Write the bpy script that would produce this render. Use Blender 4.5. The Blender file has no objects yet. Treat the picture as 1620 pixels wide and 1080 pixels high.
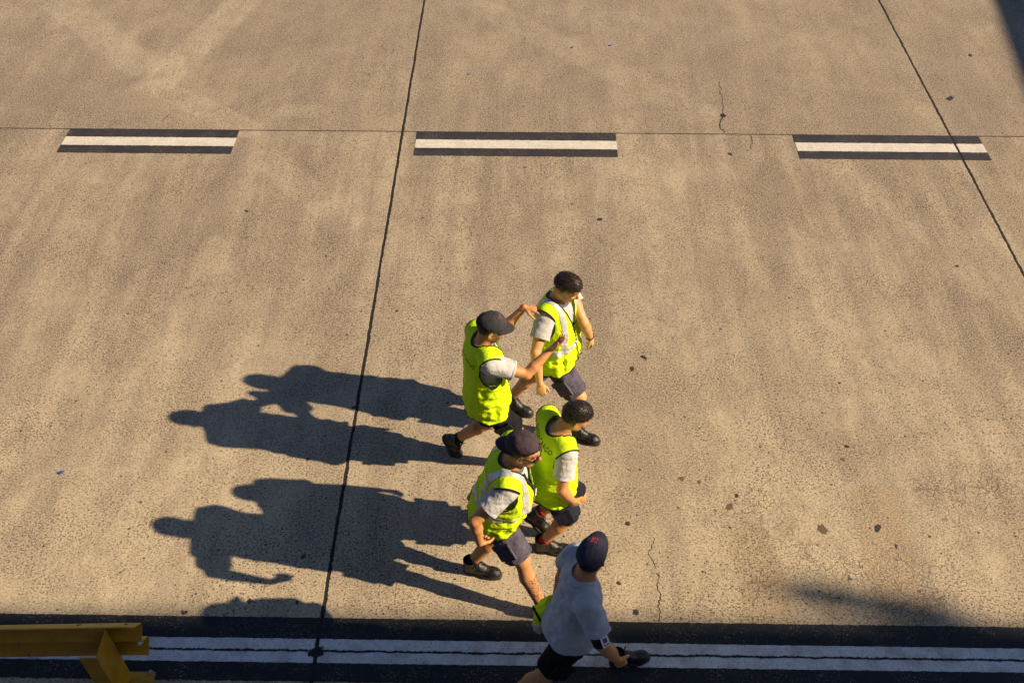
import bpy, math, random
import numpy as np
from mathutils import Vector, Matrix
from mathutils.bvhtree import BVHTree

random.seed(7)
SC = bpy.context.scene
COL = SC.collection

# ------------------------------------------------------------------ camera
H, F = 6.8, 1575.0
TH, YW = math.radians(45), math.radians(.85)
cam_d = bpy.data.cameras.new('camera')
cam = bpy.data.objects.new('camera', cam_d)
COL.objects.link(cam)
cam.location = (0, 0, H)
cam.rotation_euler = (math.pi/2-TH, 0, YW)
cam_d.sensor_width = 36
cam_d.lens = 36*F/1620
cam_d.clip_end = 2000
SC.camera = cam

# ------------------------------------------------------------------ light
EL, AZ = math.radians(31.2), math.radians(-10.2)     # direction TO the sun, az from +x
SUN = np.array([math.cos(EL)*math.cos(AZ), math.cos(EL)*math.sin(AZ), math.sin(EL)])
sd = bpy.data.lights.new('sun', 'SUN')
sd.energy = 5.0
sd.angle = math.radians(.6)
sd.color = (1, .80, .52)
so = bpy.data.objects.new('sun', sd)
COL.objects.link(so)
so.rotation_euler = Vector(SUN).to_track_quat('Z', 'Y').to_euler()
w = bpy.data.worlds.new('World')
SC.world = w
w.use_nodes = True
nt = w.node_tree
bg = nt.nodes['Background']
sky = nt.nodes.new('ShaderNodeTexSky')
sky.sky_type = 'NISHITA'
sky.sun_disc = False
sky.sun_elevation = EL
sky.ozone_density = 7.0
sky.sun_rotation = math.pi/2-AZ
nt.links.new(sky.outputs[0], bg.inputs[0])
bg.inputs[1].default_value = .052
SC.view_settings.view_transform = 'Standard'
SC.view_settings.look = 'None'
SC.view_settings.exposure = .78
SC.view_settings.gamma = 1

# ------------------------------------------------------------------ measuring helpers
def at(x, y, z=0.):
    u = (x-810)/F; v = (y-540)/F
    fx, fy, fz = u, math.cos(TH)-v*math.sin(TH), -(math.sin(TH)+v*math.cos(TH))
    t = (H-z)/-fz
    X, Y = fx*t, fy*t
    return np.array([X*math.cos(YW)-Y*math.sin(YW), X*math.sin(YW)+Y*math.cos(YW), z])
CAMP = np.array([0, 0, H])
def reach(x, y, parent, L, low=True):
    """point on the sight line that lies the bone length L from its parent joint"""
    d = at(x, y, 0)-CAMP; d /= np.linalg.norm(d)
    o = CAMP-parent
    b = o@d; c = o@o-L*L
    disc = b*b-c
    if disc < 0:
        q = CAMP+d*(-b)
        return parent+(q-parent)/np.linalg.norm(q-parent)*L
    t = -b+math.sqrt(disc) if low else -b-math.sqrt(disc)
    return CAMP+d*t
def nrm(v): v = np.asarray(v, float); return v/np.linalg.norm(v)
def azv(deg): a = math.radians(deg); return np.array([math.cos(a), math.sin(a), 0.])
def ik(a, c, l1, l2, pole):
    d = c-a; L = np.linalg.norm(d)
    if L > (l1+l2)*.998:
        c = a+d/L*(l1+l2)*.998; d = c-a; L = np.linalg.norm(d)
    x = (l1*l1-l2*l2+L*L)/(2*L)
    h = math.sqrt(max(l1*l1-x*x, 0))
    dn = d/L
    p = pole-dn*(pole@dn); p = nrm(p)
    return a+dn*x+p*h, c

# ------------------------------------------------------------------ materials
def mat(name, base=(.5, .5, .5), rough=.8, metal=0., spec=.5):
    m = bpy.data.materials.new(name); m.use_nodes = True
    b = m.node_tree.nodes['Principled BSDF']
    b.inputs['Base Color'].default_value = (*base, 1)
    b.inputs['Roughness'].default_value = rough
    b.inputs['Metallic'].default_value = metal
    b.inputs['Specular IOR Level'].default_value = spec
    return m
class NB:
    """small node-graph helper"""
    def __init__(s, m): s.t = m.node_tree; s.b = s.t.nodes['Principled BSDF']
    def n(s, typ, **k):
        x = s.t.nodes.new(typ)
        for a, v in k.items(): setattr(x, a, v)
        return x
    def l(s, a, b): s.t.links.new(a, b)
    def val(s, sock, v):
        if isinstance(v, (int, float)): sock.default_value = v
        elif isinstance(v, tuple): sock.default_value = v
        else: s.l(v, sock)
    def math(s, op, a, b=None, c=None, clamp=False):
        x = s.n('ShaderNodeMath', operation=op, use_clamp=clamp)
        s.val(x.inputs[0], a)
        if b is not None: s.val(x.inputs[1], b)
        if c is not None: s.val(x.inputs[2], c)
        return x.outputs[0]
    def pos(s): return s.n('ShaderNodeNewGeometry').outputs['Position']
    def obj(s): return s.n('ShaderNodeTexCoord').outputs['Object']
    def scale(s, v, sc, loc=(0, 0, 0), rot=(0, 0, 0)):
        x = s.n('ShaderNodeMapping'); s.l(v, x.inputs[0])
        x.inputs['Scale'].default_value = sc; x.inputs['Location'].default_value = loc
        x.inputs['Rotation'].default_value = rot
        return x.outputs[0]
    def noise(s, v, sc, det=3., rough=.5, dist=0., col=False):
        x = s.n('ShaderNodeTexNoise'); s.l(v, x.inputs['Vector'])
        x.inputs['Scale'].default_value = sc; x.inputs['Detail'].default_value = det
        x.inputs['Roughness'].default_value = rough; x.inputs['Distortion'].default_value = dist
        return x.outputs['Color' if col else 'Fac']
    def voro(s, v, sc, feature='F1', out='Distance', rnd=1.):
        x = s.n('ShaderNodeTexVoronoi', feature=feature); s.l(v, x.inputs['Vector'])
        x.inputs['Scale'].default_value = sc; x.inputs['Randomness'].default_value = rnd
        return x.outputs[out]
    def ramp(s, f, lo, hi, a=0., b=1.):
        x = s.n('ShaderNodeMapRange'); s.l(f, x.inputs[0])
        for i, v in enumerate((lo, hi, a, b)): x.inputs[i+1].default_value = v
        return x.outputs[0]
    def mix(s, f, a, b, mode='MIX'):
        x = s.n('ShaderNodeMix', data_type='RGBA', blend_type=mode)
        s.val(x.inputs[0], f)
        for i, c in ((6, a), (7, b)):
            if isinstance(c, tuple): x.inputs[i].default_value = (*c[:3], 1)
            else: s.l(c, x.inputs[i])
        return x.outputs[2]
    def attr(s, name): return s.n('ShaderNodeAttribute', attribute_name=name).outputs['Fac']
    def sep(s, v):
        x = s.n('ShaderNodeSeparateXYZ'); s.l(v, x.inputs[0]); return x.outputs
    def bump(s, h, strength, dist):
        x = s.n('ShaderNodeBump'); s.l(h, x.inputs['Height'])
        x.inputs['Strength'].default_value = strength; x.inputs['Distance'].default_value = dist
        s.l(x.outputs[0], s.b.inputs['Normal'])
        return x
    def color(s, c): s.l(c, s.b.inputs['Base Color'])

def fabric(name, base, var=.12, rough=.85, fold=.5, spec=.25, weave=900, trans=0.):
    m = mat(name, base, rough, 0, spec); g = NB(m); p = g.pos()
    n1 = g.noise(p, 14, 4)
    dark = tuple(c*(1-var*1.6) for c in base); lite = tuple(min(c*(1+var), .95) for c in base)
    g.color(g.mix(g.ramp(n1, .3, .7), dark, lite))
    f = g.noise(g.scale(p, (1, 1, .45)), 22, 4, .55, .6)
    wv = g.noise(p, weave, 1)
    hgt = g.math('ADD', f, g.math('MULTIPLY', wv, .05))
    g.bump(hgt, fold, .02)
    if trans:
        t = g.n('ShaderNodeBsdfTranslucent'); t.inputs[0].default_value = (*[min(c*1.05, 1) for c in base], 1)
        mx = g.n('ShaderNodeMixShader'); mx.inputs[0].default_value = trans
        out = g.t.nodes['Material Output']
        g.l(g.b.outputs[0], mx.inputs[1]); g.l(t.outputs[0], mx.inputs[2]); g.l(mx.outputs[0], out.inputs[0])
    return m

def skin_mat(name, base):
    m = mat(name, base, .5, 0, .35); g = NB(m); p = g.pos()
    n = g.noise(p, 35, 4)
    c = g.mix(g.ramp(n, .3, .7), tuple(x*.86 for x in base), tuple(x*1.1 for x in base))
    c = g.mix(g.math('MULTIPLY', g.attr('lips'), .75), c, (base[0]*.8, base[1]*.45, base[2]*.45))
    fz = g.noise(p, 260, 2)
    bf = g.math('MULTIPLY', g.attr('beard'), g.ramp(fz, .35, .6, .55, 1.), clamp=True)
    c = g.mix(bf, c, (.018, .013, .010))
    tz = g.ramp(g.noise(p, 75, 3, .6, .8), .50, .54)
    c = g.mix(g.math('MULTIPLY', g.attr('tattoo'), g.math('MULTIPLY', tz, .8)), c, (.05, .05, .055))
    g.color(c)
    g.b.inputs['Subsurface Weight'].default_value = .06
    g.b.inputs['Subsurface Radius'].default_value = (.01, .004, .002)
    g.bump(g.noise(p, 120, 3), .12, .004)
    return m

SKIN_A = skin_mat('skin tan', (.52, .245, .10))
SKIN_B = skin_mat('skin light tan', (.58, .30, .125))
SKIN_C = skin_mat('skin ruddy', (.50, .23, .095))
def hair_mat(base):
    m = mat('hair', base, .42, 0, .4); g = NB(m); p = g.obj()
    s = g.noise(g.scale(p, (.45, 1, .45)), 130, 3, .7)
    g.color(g.mix(g.ramp(s, .42, .72), tuple(c*.4 for c in base), (base[0]*5, base[1]*4.2, base[2]*3.8)))
    g.bump(s, .5, .004)
    return m
HAIR_D = hair_mat((.010, .007, .0055))
HAIR_B = hair_mat((.016, .0105, .008))
LIME = fabric('lime polyester', (.68, .97, .006), .06, .7, .55, .3, trans=.16)
PIPE = fabric('black binding', (.012, .013, .014), .1, .7, .1)
def tape_mat():
    m = mat('silver reflective tape', (.62, .63, .64), .38, .25, .5); g = NB(m); p = g.pos()
    g.color(g.mix(g.noise(p, 40, 4), (.36, .38, .41), (.66, .66, .65)))
    g.bump(g.noise(p, 30, 4, .6, .5), .5, .01)
    return m
TAPE = tape_mat()
INK = mat('printed ink', (.02, .035, .02), .8)
TEE = fabric('grey marl jersey', (.44, .43, .44), .07, .95, .6, .15)
TEE_L = fabric('light grey jersey', (.52, .51, .52), .07, .95, .6, .15)
TEE_S = fabric('blue grey jersey', (.43, .45, .51), .08, .95, .6, .15)
RIB = fabric('charcoal rib collar', (.10, .10, .13), .1, .9, .3)
NAVY = fabric('washed navy drill', (.085, .075, .115), .2, .9, .7, .15)
NAVY_D = fabric('dark navy drill', (.016, .018, .032), .2, .9, .6, .15)
BLACKC = fabric('black drill', (.010, .010, .013), .2, .9, .6, .15)
SOCK = fabric('black sock', (.012, .012, .014), .1, .95, .3)
SOCKR = fabric('red sock', (.5, .05, .03), .1, .95, .3)
def leather():
    m = mat('black boot leather', (.014, .013, .013), .42, 0, .5); g = NB(m); p = g.pos()
    n = g.noise(p, 40, 4, .6)
    g.color(g.mix(g.ramp(n, .4, .75), (.005, .005, .0052), (.014, .0125, .0115)))
    g.l(g.ramp(n, .3, .7, .3, .6), g.b.inputs['Roughness'])
    g.bump(g.noise(p, 55, 5, .6), .5, .008)
    return m
LEATHER = leather()
RUBBER = mat('boot sole rubber', (.02, .019, .018), .75)
LACE = mat('boot lace', (.03, .028, .027), .8)
def cap_mat(name, base, spec=.2):
    m = fabric(name, base, .12, .9, .35, spec)
    g = NB(m)
    # stitched panel seams
    a = g.math('ABSOLUTE', g.attr('seam'))
    f = g.ramp(a, .0012, .0026)
    src = g.b.inputs['Base Color'].links[0].from_socket
    g.color(g.mix(f, tuple(c*.45 for c in base), src))
    return m
CAP_G = cap_mat('charcoal cap cotton', (.040, .040, .046))
CAP_P = cap_mat('faded plum cap cotton', (.060, .040, .052))
CAP_N = cap_mat('navy cap cotton', (.026, .028, .055))
EYE_W = mat('eye white', (.42, .38, .34), .4)
EYE_D = mat('eye iris', (.02, .012, .008), .2)
LENS = mat('dark lens', (.008, .008, .009), .12, 0, .8)
RED = mat('red embroidery', (.65, .03, .035), .8)
REDT = mat('red cord', (.35, .02, .02), .8)
WHITE = mat('white plastic', (.75, .75, .73), .5)

# ------------------------------------------------------------------ object helpers
def link_mesh(name, V, Fc, m, parent=None, org=(0, 0, 0), smooth=True, attrs=None, solid=0., sub=0):
    me = bpy.data.meshes.new(name)
    me.from_pydata([tuple(v) for v in (np.asarray(V)-np.asarray(org))], [], [tuple(int(i) for i in f) for f in Fc])
    me.materials.append(m)
    if smooth: me.polygons.foreach_set('use_smooth', [True]*len(me.polygons))
    if attrs:
        for k, a in attrs.items():
            at_ = me.attributes.new(k, 'FLOAT', 'POINT')
            at_.data.foreach_set('value', np.asarray(a, dtype=np.float32))
    me.update()
    o = bpy.data.objects.new(name, me)
    COL.objects.link(o)
    if parent is not None:
        o.parent = parent
    if solid:
        md = o.modifiers.new('thickness', 'SOLIDIFY'); md.thickness = solid; md.offset = -1
    if sub:
        md = o.modifiers.new('smooth', 'SUBSURF'); md.levels = sub; md.render_levels = sub
    return o
def pieces(V, T):
    T = np.asarray(T); lab = np.arange(len(V))
    while True:
        m = lab[T].min(1); new = lab.copy()
        for i in range(T.shape[1]): np.minimum.at(new, T[:, i], m)
        new = new[new]
        if (new == lab).all(): break
        lab = new
    out = []
    for l in np.unique(lab[T[:, 0]]):
        t = T[lab[T[:, 0]] == l]
        if len(t) < 24: continue
        u = np.unique(t); re = np.zeros(len(V), int); re[u] = np.arange(len(u)); out.append((V[u], re[t]))
    return out
def link_pieces(name, V, T, m, parent, org, **k):
    for v, t in pieces(np.asarray(V), T): link_mesh(name, v, t, m, parent, org, **k)
def tag(o, label=None, cat=None, group=None, kind=None):
    if label: o['label'] = label
    if cat: o['category'] = cat
    if group: o['group'] = group
    if kind: o['kind'] = kind
    return o
def empty(name, loc):
    o = bpy.data.objects.new(name, None); COL.objects.link(o); o.location = tuple(loc); o.empty_display_size = .2
    return o

# ------------------------------------------------------------------ implicit modelling
rng = np.random.RandomState(3)
NT = rng.rand(32, 32, 32).astype(np.float32)
def vnoise(P, sc, off=0.):
    q = P*sc+off
    i = np.floor(q).astype(int); f = (q-i).astype(np.float32); f = f*f*(3-2*f)
    i0 = i & 31; i1 = (i+1) & 31
    X0, Y0, Z0 = i0[..., 0], i0[..., 1], i0[..., 2]; X1, Y1, Z1 = i1[..., 0], i1[..., 1], i1[..., 2]
    fx, fy, fz = f[..., 0], f[..., 1], f[..., 2]
    c00 = NT[X0, Y0, Z0]*(1-fx)+NT[X1, Y0, Z0]*fx; c10 = NT[X0, Y1, Z0]*(1-fx)+NT[X1, Y1, Z0]*fx
    c01 = NT[X0, Y0, Z1]*(1-fx)+NT[X1, Y0, Z1]*fx; c11 = NT[X0, Y1, Z1]*(1-fx)+NT[X1, Y1, Z1]*fx
    return (c00*(1-fy)+c10*fy)*(1-fz)+(c01*(1-fy)+c11*fy)*fz-.5

def sd_cone(P, a, b, ra, rb):
    ab = b-a; L = float(ab@ab)+1e-12
    t = np.clip(((P-a)@ab)/L, 0, 1)
    return np.linalg.norm(P-a-t[..., None]*ab, axis=-1)-(ra+(rb-ra)*t)
def sd_ell(P, c, r, R=None):
    q = P-c
    if R is not None: q = q@R.T          # rows of R are the local axes
    r = np.asarray(r, float)
    k = np.linalg.norm(q/r, axis=-1); k2 = np.linalg.norm(q/(r*r), axis=-1)+1e-9
    return k*(k-1)/k2
class Sdf:
    def __init__(s): s.ops = []; s.lo = np.full(3, 1e9); s.hi = np.full(3, -1e9)
    def _b(s, lo, hi, op):
        s.ops.append((np.asarray(lo, float), np.asarray(hi, float), *op))
        if op[2] != 'sub': s.lo = np.minimum(s.lo, lo); s.hi = np.maximum(s.hi, hi)
    def cone(s, a, b, ra, rb, k=.012, e=0.):
        a = np.asarray(a, float); b = np.asarray(b, float); ra += e; rb += e
        r = max(ra, rb)
        s._b(np.minimum(a, b)-r, np.maximum(a, b)+r, (lambda P: sd_cone(P, a, b, ra, rb), k, 'add')); return s
    def ell(s, c, r, R=None, k=.012, e=0., mode='add'):
        c = np.asarray(c, float); r = np.asarray(r, float)+e; m = r.max()
        s._b(c-m, c+m, (lambda P: sd_ell(P, c, r, R), k, mode)); return s
    def fn(s, f, lo, hi, k=.012, mode='add'):
        s._b(lo, hi, (f, k, mode)); return s
    def eval(s, P):
        d = np.full(P.shape[:-1], .2)
        for lo, hi, f, k, mode in s.ops:
            d = s._comb(d, f(P), k, mode)
        return d
    @staticmethod
    def _comb(a, b, k, mode):
        if mode == 'sub':
            b = -b; h = np.clip(.5-.5*(b-a)/k, 0, 1); return a*(1-h)*0+np.maximum(a, b)+h*(1-h)*k*0
        h = np.clip(.5+.5*(b-a)/k, 0, 1)
        return b*(1-h)+a*h-k*h*(1-h)
    def mesh(s, vox=.006, post=None, smooth=1, pad=.03):
        lo = s.lo-pad; hi = s.hi+pad
        n = np.ceil((hi-lo)/vox).astype(int)+1
        G = np.full(tuple(n), .1, np.float32)
        ax = [lo[i]+np.arange(n[i])*vox for i in range(3)]
        for l, h, f, k, mode in s.ops:
            i0 = np.maximum(((l-.035-lo)/vox).astype(int), 0); i1 = np.minimum(((h+.035-lo)/vox).astype(int)+2, n)
            if (i1 <= i0).any(): continue
            sl = tuple(slice(i0[i], i1[i]) for i in range(3))
            P = np.stack(np.meshgrid(*[ax[i][sl[i]] for i in range(3)], indexing='ij'), -1)
            G[sl] = s._comb(G[sl], f(P), k, mode)
        if post is not None:
            near = np.abs(G) < .05
            idx = np.argwhere(near)
            P = lo+idx*vox
            G[near] += post(P).astype(np.float32)
        V, Q = surface_nets(G)
        V = lo+V*vox
        V = laplace(V, Q, smooth)
        return V, Q
def surface_nets(G):
    ins = G < 0
    c = [ins[i:ins.shape[0]-1+i, j:ins.shape[1]-1+j, k:ins.shape[2]-1+k] for i in (0, 1) for j in (0, 1) for k in (0, 1)]
    sm = np.zeros(c[0].shape, np.int8)
    for x in c: sm += x
    act = (sm > 0) & (sm < 8)
    A = np.argwhere(act)
    idx = np.full(act.shape, -1, np.int64); idx[tuple(A.T)] = np.arange(len(A))
    acc = np.zeros((len(A), 3)); cnt = np.zeros(len(A))
    cs = [(i, j, k) for i in (0, 1) for j in (0, 1) for k in (0, 1)]
    for p in cs:
        for axis in range(3):
            if p[axis]: continue
            q = list(p); q[axis] = 1
            g0 = G[A[:, 0]+p[0], A[:, 1]+p[1], A[:, 2]+p[2]]; g1 = G[A[:, 0]+q[0], A[:, 1]+q[1], A[:, 2]+q[2]]
            m = (g0 < 0) != (g1 < 0)
            t = np.where(m, g0/(g0-g1+1e-12*(g0 == g1)), 0)
            pt = np.tile(np.array(p, float), (len(A), 1)); pt[:, axis] = t
            acc[m] += pt[m]; cnt[m] += 1
    V = A+acc/np.maximum(cnt, 1)[:, None]
    Q = []
    for axis in range(3):
        b, c2 = (axis+1) % 3, (axis+2) % 3
        s0 = [slice(None)]*3; s1 = [slice(None)]*3
        s0[axis] = slice(0, -1); s1[axis] = slice(1, None)
        a0, a1 = ins[tuple(s0)], ins[tuple(s1)]
        E = np.argwhere(a0 != a1)
        E = E[(E[:, b] > 0) & (E[:, c2] > 0) & (E[:, b] < G.shape[b]-1) & (E[:, c2] < G.shape[c2]-1)]
        if not len(E): continue
        flip = a0[tuple(E.T)]
        def cell(db, dc):
            e = E.copy(); e[:, b] -= db; e[:, c2] -= dc; return idx[tuple(e.T)]
        q = np.stack([cell(1, 1), cell(0, 1), cell(0, 0), cell(1, 0)], 1)
        q[~flip] = q[~flip][:, ::-1]
        Q.append(q)
    return V, np.concatenate(Q)
def laplace(V, Q, it, lam=.5):
    for _ in range(it):
        acc = np.zeros_like(V); cnt = np.zeros(len(V))
        for i in range(4):
            a, b = Q[:, i], Q[:, (i+1) % 4]
            np.add.at(acc, a, V[b]); np.add.at(cnt, a, 1)
            np.add.at(acc, b, V[a]); np.add.at(cnt, b, 1)
        V = V*(1-lam)+lam*acc/np.maximum(cnt, 1)[:, None]
    return V
def tri(Q):
    Q = np.asarray(Q)
    return np.concatenate([Q[:, [0, 1, 2]], Q[:, [0, 2, 3]]]) if Q.shape[1] == 4 else Q
def clip(V, T, f, extra=None):
    """keep the part of a triangle mesh where f > 0 (edges cut exactly)"""
    f = np.asarray(f, float); f = np.where(np.abs(f) < 1e-6, 1e-6, f)
    pos = f > 0
    cnt = pos[T].sum(1)
    out = [tuple(t) for t in T[cnt == 3]]
    V2 = [tuple(v) for v in V]; X = {k: list(a) for k, a in (extra or {}).items()}
    cache = {}
    def cut(i, j):
        key = (min(i, j), max(i, j))
        if key not in cache:
            a, b = key; t = f[a]/(f[a]-f[b])
            V2.append(tuple(V[a]+(V[b]-V[a])*t)); cache[key] = len(V2)-1
            for k in X: X[k].append(X[k][a]+(X[k][b]-X[k][a])*t)
        return cache[key]
    for t in T[(cnt == 1) | (cnt == 2)]:
        t = [int(x) for x in t]
        if pos[t].sum() == 1:
            while not pos[t[0]]: t = t[1:]+t[:1]
            out.append((t[0], cut(t[0], t[1]), cut(t[0], t[2])))
        else:
            while pos[t[0]]: t = t[1:]+t[:1]
            a = cut(t[0], t[1]); b = cut(t[0], t[2])
            out.append((a, t[1], t[2])); out.append((a, t[2], b))
    out = np.array(out, int).reshape(-1, 3)
    V2 = np.array(V2)
    used = np.unique(out); re = np.full(len(V2), -1); re[used] = np.arange(len(used))
    return V2[used], re[out], {k: np.array(a)[used] for k, a in X.items()}
def vnormals(V, T):
    n = np.cross(V[T[:, 1]]-V[T[:, 0]], V[T[:, 2]]-V[T[:, 0]])
    N = np.zeros_like(V)
    for i in range(3): np.add.at(N, T[:, i], n)
    return N/(np.linalg.norm(N, axis=1)[:, None]+1e-12)
def lerp_keys(z, zs, vals):
    o = np.argsort(zs); return np.interp(z, np.array(zs)[o], np.array(vals)[o])

def tube(pts, r, n=6, closed=False):
    pts = [np.asarray(p, float) for p in pts]; V = []; Fc = []; N = len(pts)
    up = np.array([0, 0, 1.])
    for i, p in enumerate(pts):
        a = pts[(i-1) % N] if (closed or i) else p; b = pts[(i+1) % N] if (closed or i < N-1) else p
        d = nrm(b-a); s = np.cross(d, up)
        if np.linalg.norm(s) < 1e-3: s = np.cross(d, [1, 0, 0])
        s = nrm(s); t = np.cross(s, d)
        rr = r[i] if isinstance(r, (list, tuple)) else r
        for j in range(n):
            an = 2*math.pi*j/n; V.append(p+s*math.cos(an)*rr+t*math.sin(an)*rr)
    for i in range(N if closed else N-1):
        for j in range(n):
            a = i*n+j; b = i*n+(j+1) % n; i2 = (i+1) % N
            Fc.append((a, i2*n+j, i2*n+(j+1) % n, b))
    if not closed:
        Fc.append(tuple(range(n))); Fc.append(tuple(reversed(range((N-1)*n, N*n))))
    return V, Fc
class MB:
    def __init__(s): s.V = []; s.F = []
    def add(s, V, Fc):
        o = len(s.V); s.V += [np.asarray(v, float) for v in V]; s.F += [tuple(i+o for i in f) for f in Fc]; return s
    def tube(s, pts, r, n=6, closed=False): return s.add(*tube(pts, r, n, closed))
    def box(s, c, size, R=None):
        c = np.asarray(c, float); R = np.eye(3) if R is None else R
        V = [c+R.T@(np.array([x, y, z])*np.asarray(size)/2) for x in (-1, 1) for y in (-1, 1) for z in (-1, 1)]
        return s.add(V, [(0, 1, 3, 2), (4, 6, 7, 5), (0, 4, 5, 1), (2, 3, 7, 6), (0, 2, 6, 4), (1, 5, 7, 3)])
    def sphere(s, c, r, n=12, m=8, R=None):
        V = []; Fc = []
        r = np.asarray(r if np.ndim(r) else (r, r, r), float)
        for i in range(m+1):
            th = math.pi*i/m
            for j in range(n):
                p = 2*math.pi*j/n; q = np.array([math.sin(th)*math.cos(p), math.sin(th)*math.sin(p), math.cos(th)])*r
                V.append(np.asarray(c)+(q if R is None else R.T@q))
        for i in range(m):
            for j in range(n):
                Fc.append((i*n+j, (i+1)*n+j, (i+1)*n+(j+1) % n, i*n+(j+1) % n))
        return s.add(V, Fc)
    def build(s, name, m, parent=None, org=(0, 0, 0), smooth=True, **k):
        return link_mesh(name, s.V, s.F, m, parent, org, smooth, **k)

# ================================================================== GROUND
def ground_material():
    m = mat('apron concrete', (.4, .33, .25), .85, 0, .3); g = NB(m)
    p = g.pos(); X, Y, Z = g.sep(p)
    big = g.noise(g.scale(p, (1, .34, 1)), .95, 6, .64, .35)
    strk = g.noise(g.scale(p, (1, .28, 1)), 1.15, 6, .62, .6)       # wear running along the bays
    mid = g.noise(g.scale(p, (1, .6, 1)), 3.4, 7, .72, .3)
    c = g.mix(g.ramp(big, .39, .61), (.180, .140, .108), (.365, .296, .218))
    c = g.mix(g.ramp(strk, .46, .66, 0, .65), c, (.430, .350, .250))
    fine = g.noise(g.scale(p, (1, .10, 1), (2, 0, 0), (0, 0, .05)), 3.6, 4, .6, .25)
    c = g.mix(g.ramp(fine, .50, .64, 0, .50), c, (.47, .385, .280))
    c = g.mix(g.ramp(fine, .48, .36, 0, .55), c, (.150, .115, .090))
    # tone of each bay: the far ones are duller, lighter and yellower towards the near edge
    far = g.ramp(Y, 10.40, 10.42, 0, .42)
    c = g.mix(far, c, (.20, .160, .128))
    near = g.ramp(Y, 7.6, 4.6, 0, .60)
    c = g.mix(g.math('MULTIPLY', near, g.ramp(big, .32, .58, .35, 1.)), c, (.56, .462, .310))
    # scuffs and washed tracks lying where they do on the apron
    edge = g.noise(p, 8, 4, .65)
    def seg(a, b, w, soft):
        a = at(*a); b = at(*b); d = b-a; L2 = float(d[0]**2+d[1]**2)
        rx = g.math('SUBTRACT', X, float(a[0])); ry = g.math('SUBTRACT', Y, float(a[1]))
        t = g.math('DIVIDE', g.math('ADD', g.math('MULTIPLY', rx, float(d[0])), g.math('MULTIPLY', ry, float(d[1]))), L2, clamp=True)
        ex = g.math('SUBTRACT', rx, g.math('MULTIPLY', t, float(d[0]))); ey = g.math('SUBTRACT', ry, g.math('MULTIPLY', t, float(d[1])))
        r = g.math('SQRT', g.math('ADD', g.math('MULTIPLY', ex, ex), g.math('MULTIPLY', ey, ey)))
        r = g.math('ADD', r, g.math('MULTIPLY', g.math('SUBTRACT', edge, .5), soft*1.3))
        return g.ramp(r, w+soft*.6, w-soft*.6, 0, 1)
    for a_, b_, w_, so_, k_, col_ in (((95, 5), (225, 105), .26, .09, .52, (.46, .40, .31)), ((420, -30), (245, 135), .26, .09, .62, (.50, .415, .305)), ((245, 135), (395, 205), .18, .04, .5, (.46, .375, .285)),
        ((760, 10), (1110, 180), .24, .12, .45, (.40, .335, .255)), ((455, 175), (500, 175), .14, .05, .45, (.45, .37, .27)), ((150, 270), (70, 470), .16, .08, .55, (.47, .38, .275)),
        ((420, 250), (545, 350), .20, .08, .45, (.47, .38, .28)), ((700, 250), (690, 600), .10, .08, .38, (.45, .37, .27)), ((1010, 250), (1060, 420), .16, .10, .38, (.45, .37, .26)),
        ((900, 20), (1500, 100), .35, .25, .25, (.36, .31, .245)), ((340, 390), (230, 700), .16, .06, .5, (.47, .385, .27)), ((1190, 860), (1222, 990), .19, .03, .62, (.30, .215, .115)), ((1385, 800), (1435, 990), .21, .03, .62, (.29, .205, .115)),
        ((1615, 820), (1640, 980), .2, .06, .4, (.25, .18, .11)), ((880, 330), (770, 420), .22, .18, .42, (.19, .145, .11)), ((1290, 320), (1130, 300), .20, .18, .40, (.20, .152, .115)), ((230, 330), (330, 520), .22, .2, .40, (.19, .145, .115)),
        ((960, 640), (1250, 600), .18, .22, .30, (.22, .17, .12)), ((30, 130), (230, 190), .35, .25, .35, (.19, .15, .12)), ((1000, 90), (1150, 110), .3, .25, .3, (.2, .155, .12))):
        c = g.mix(g.math('MULTIPLY', seg(a_, b_, w_, so_), k_), c, col_)
    c = g.mix(g.ramp(mid, .46, .62, .0, .55), c, (.190, .142, .112))
    # fine sand grain and exposed aggregate
    gp = g.scale(p, (.8, 1, 1))
    gr = g.noise(gp, 92, 2, .8)
    c = g.mix(g.ramp(gr, .50, .58, .0, .80), c, (.56, .465, .35))
    gf = g.noise(g.scale(gp, (1, .8, 1), (1, 5, 0)), 34, 4, .8)
    c = g.mix(g.math('MULTIPLY', g.ramp(gf, .54, .62, 0, .70), g.ramp(Y, 5., 9., .35, 1.)), c, (.125, .094, .074))
    g2 = g.noise(g.scale(gp, (1, 1, 1), (4, 9, 0)), 66, 3, .8)
    den = g.ramp(g.noise(p, 1.4, 5, .65, .5), .38, .60, .40, 1.)
    c = g.mix(g.math('MULTIPLY', g.ramp(g2, .515, .575, 0, 1.), den), c, (.095, .072, .056))
    wear = g.ramp(g.noise(p, .8, 4, .6, .6), .38, .62)
    v = g.voro(g.scale(p, (1, 1.2, 1)), 46); vcol = g.voro(g.scale(p, (1, 1.2, 1)), 46, out='Color')
    vr = g.sep(vcol)[0]
    dot = g.math('LESS_THAN', v, g.math('MULTIPLY', g.math('MULTIPLY', vr, vr), g.ramp(wear, 0, 1, .22, .50)))
    c = g.mix(g.math('MULTIPLY', dot, .78), c, (.055, .043, .038))
    v2 = g.voro(p, 15); v2r = g.sep(g.voro(p, 15, out='Color'))[1]
    dot2 = g.math('LESS_THAN', v2, g.math('MULTIPLY', g.math('POWER', v2r, 7.), .19))
    c = g.mix(g.math('MULTIPLY', dot2, .85), c, (.05, .042, .04))
    v3 = g.voro(g.scale(p, (1, 1.6, 1)), 2.3); v3r = g.sep(g.voro(g.scale(p, (1, 1.6, 1)), 2.3, out='Color'))[0]
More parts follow.
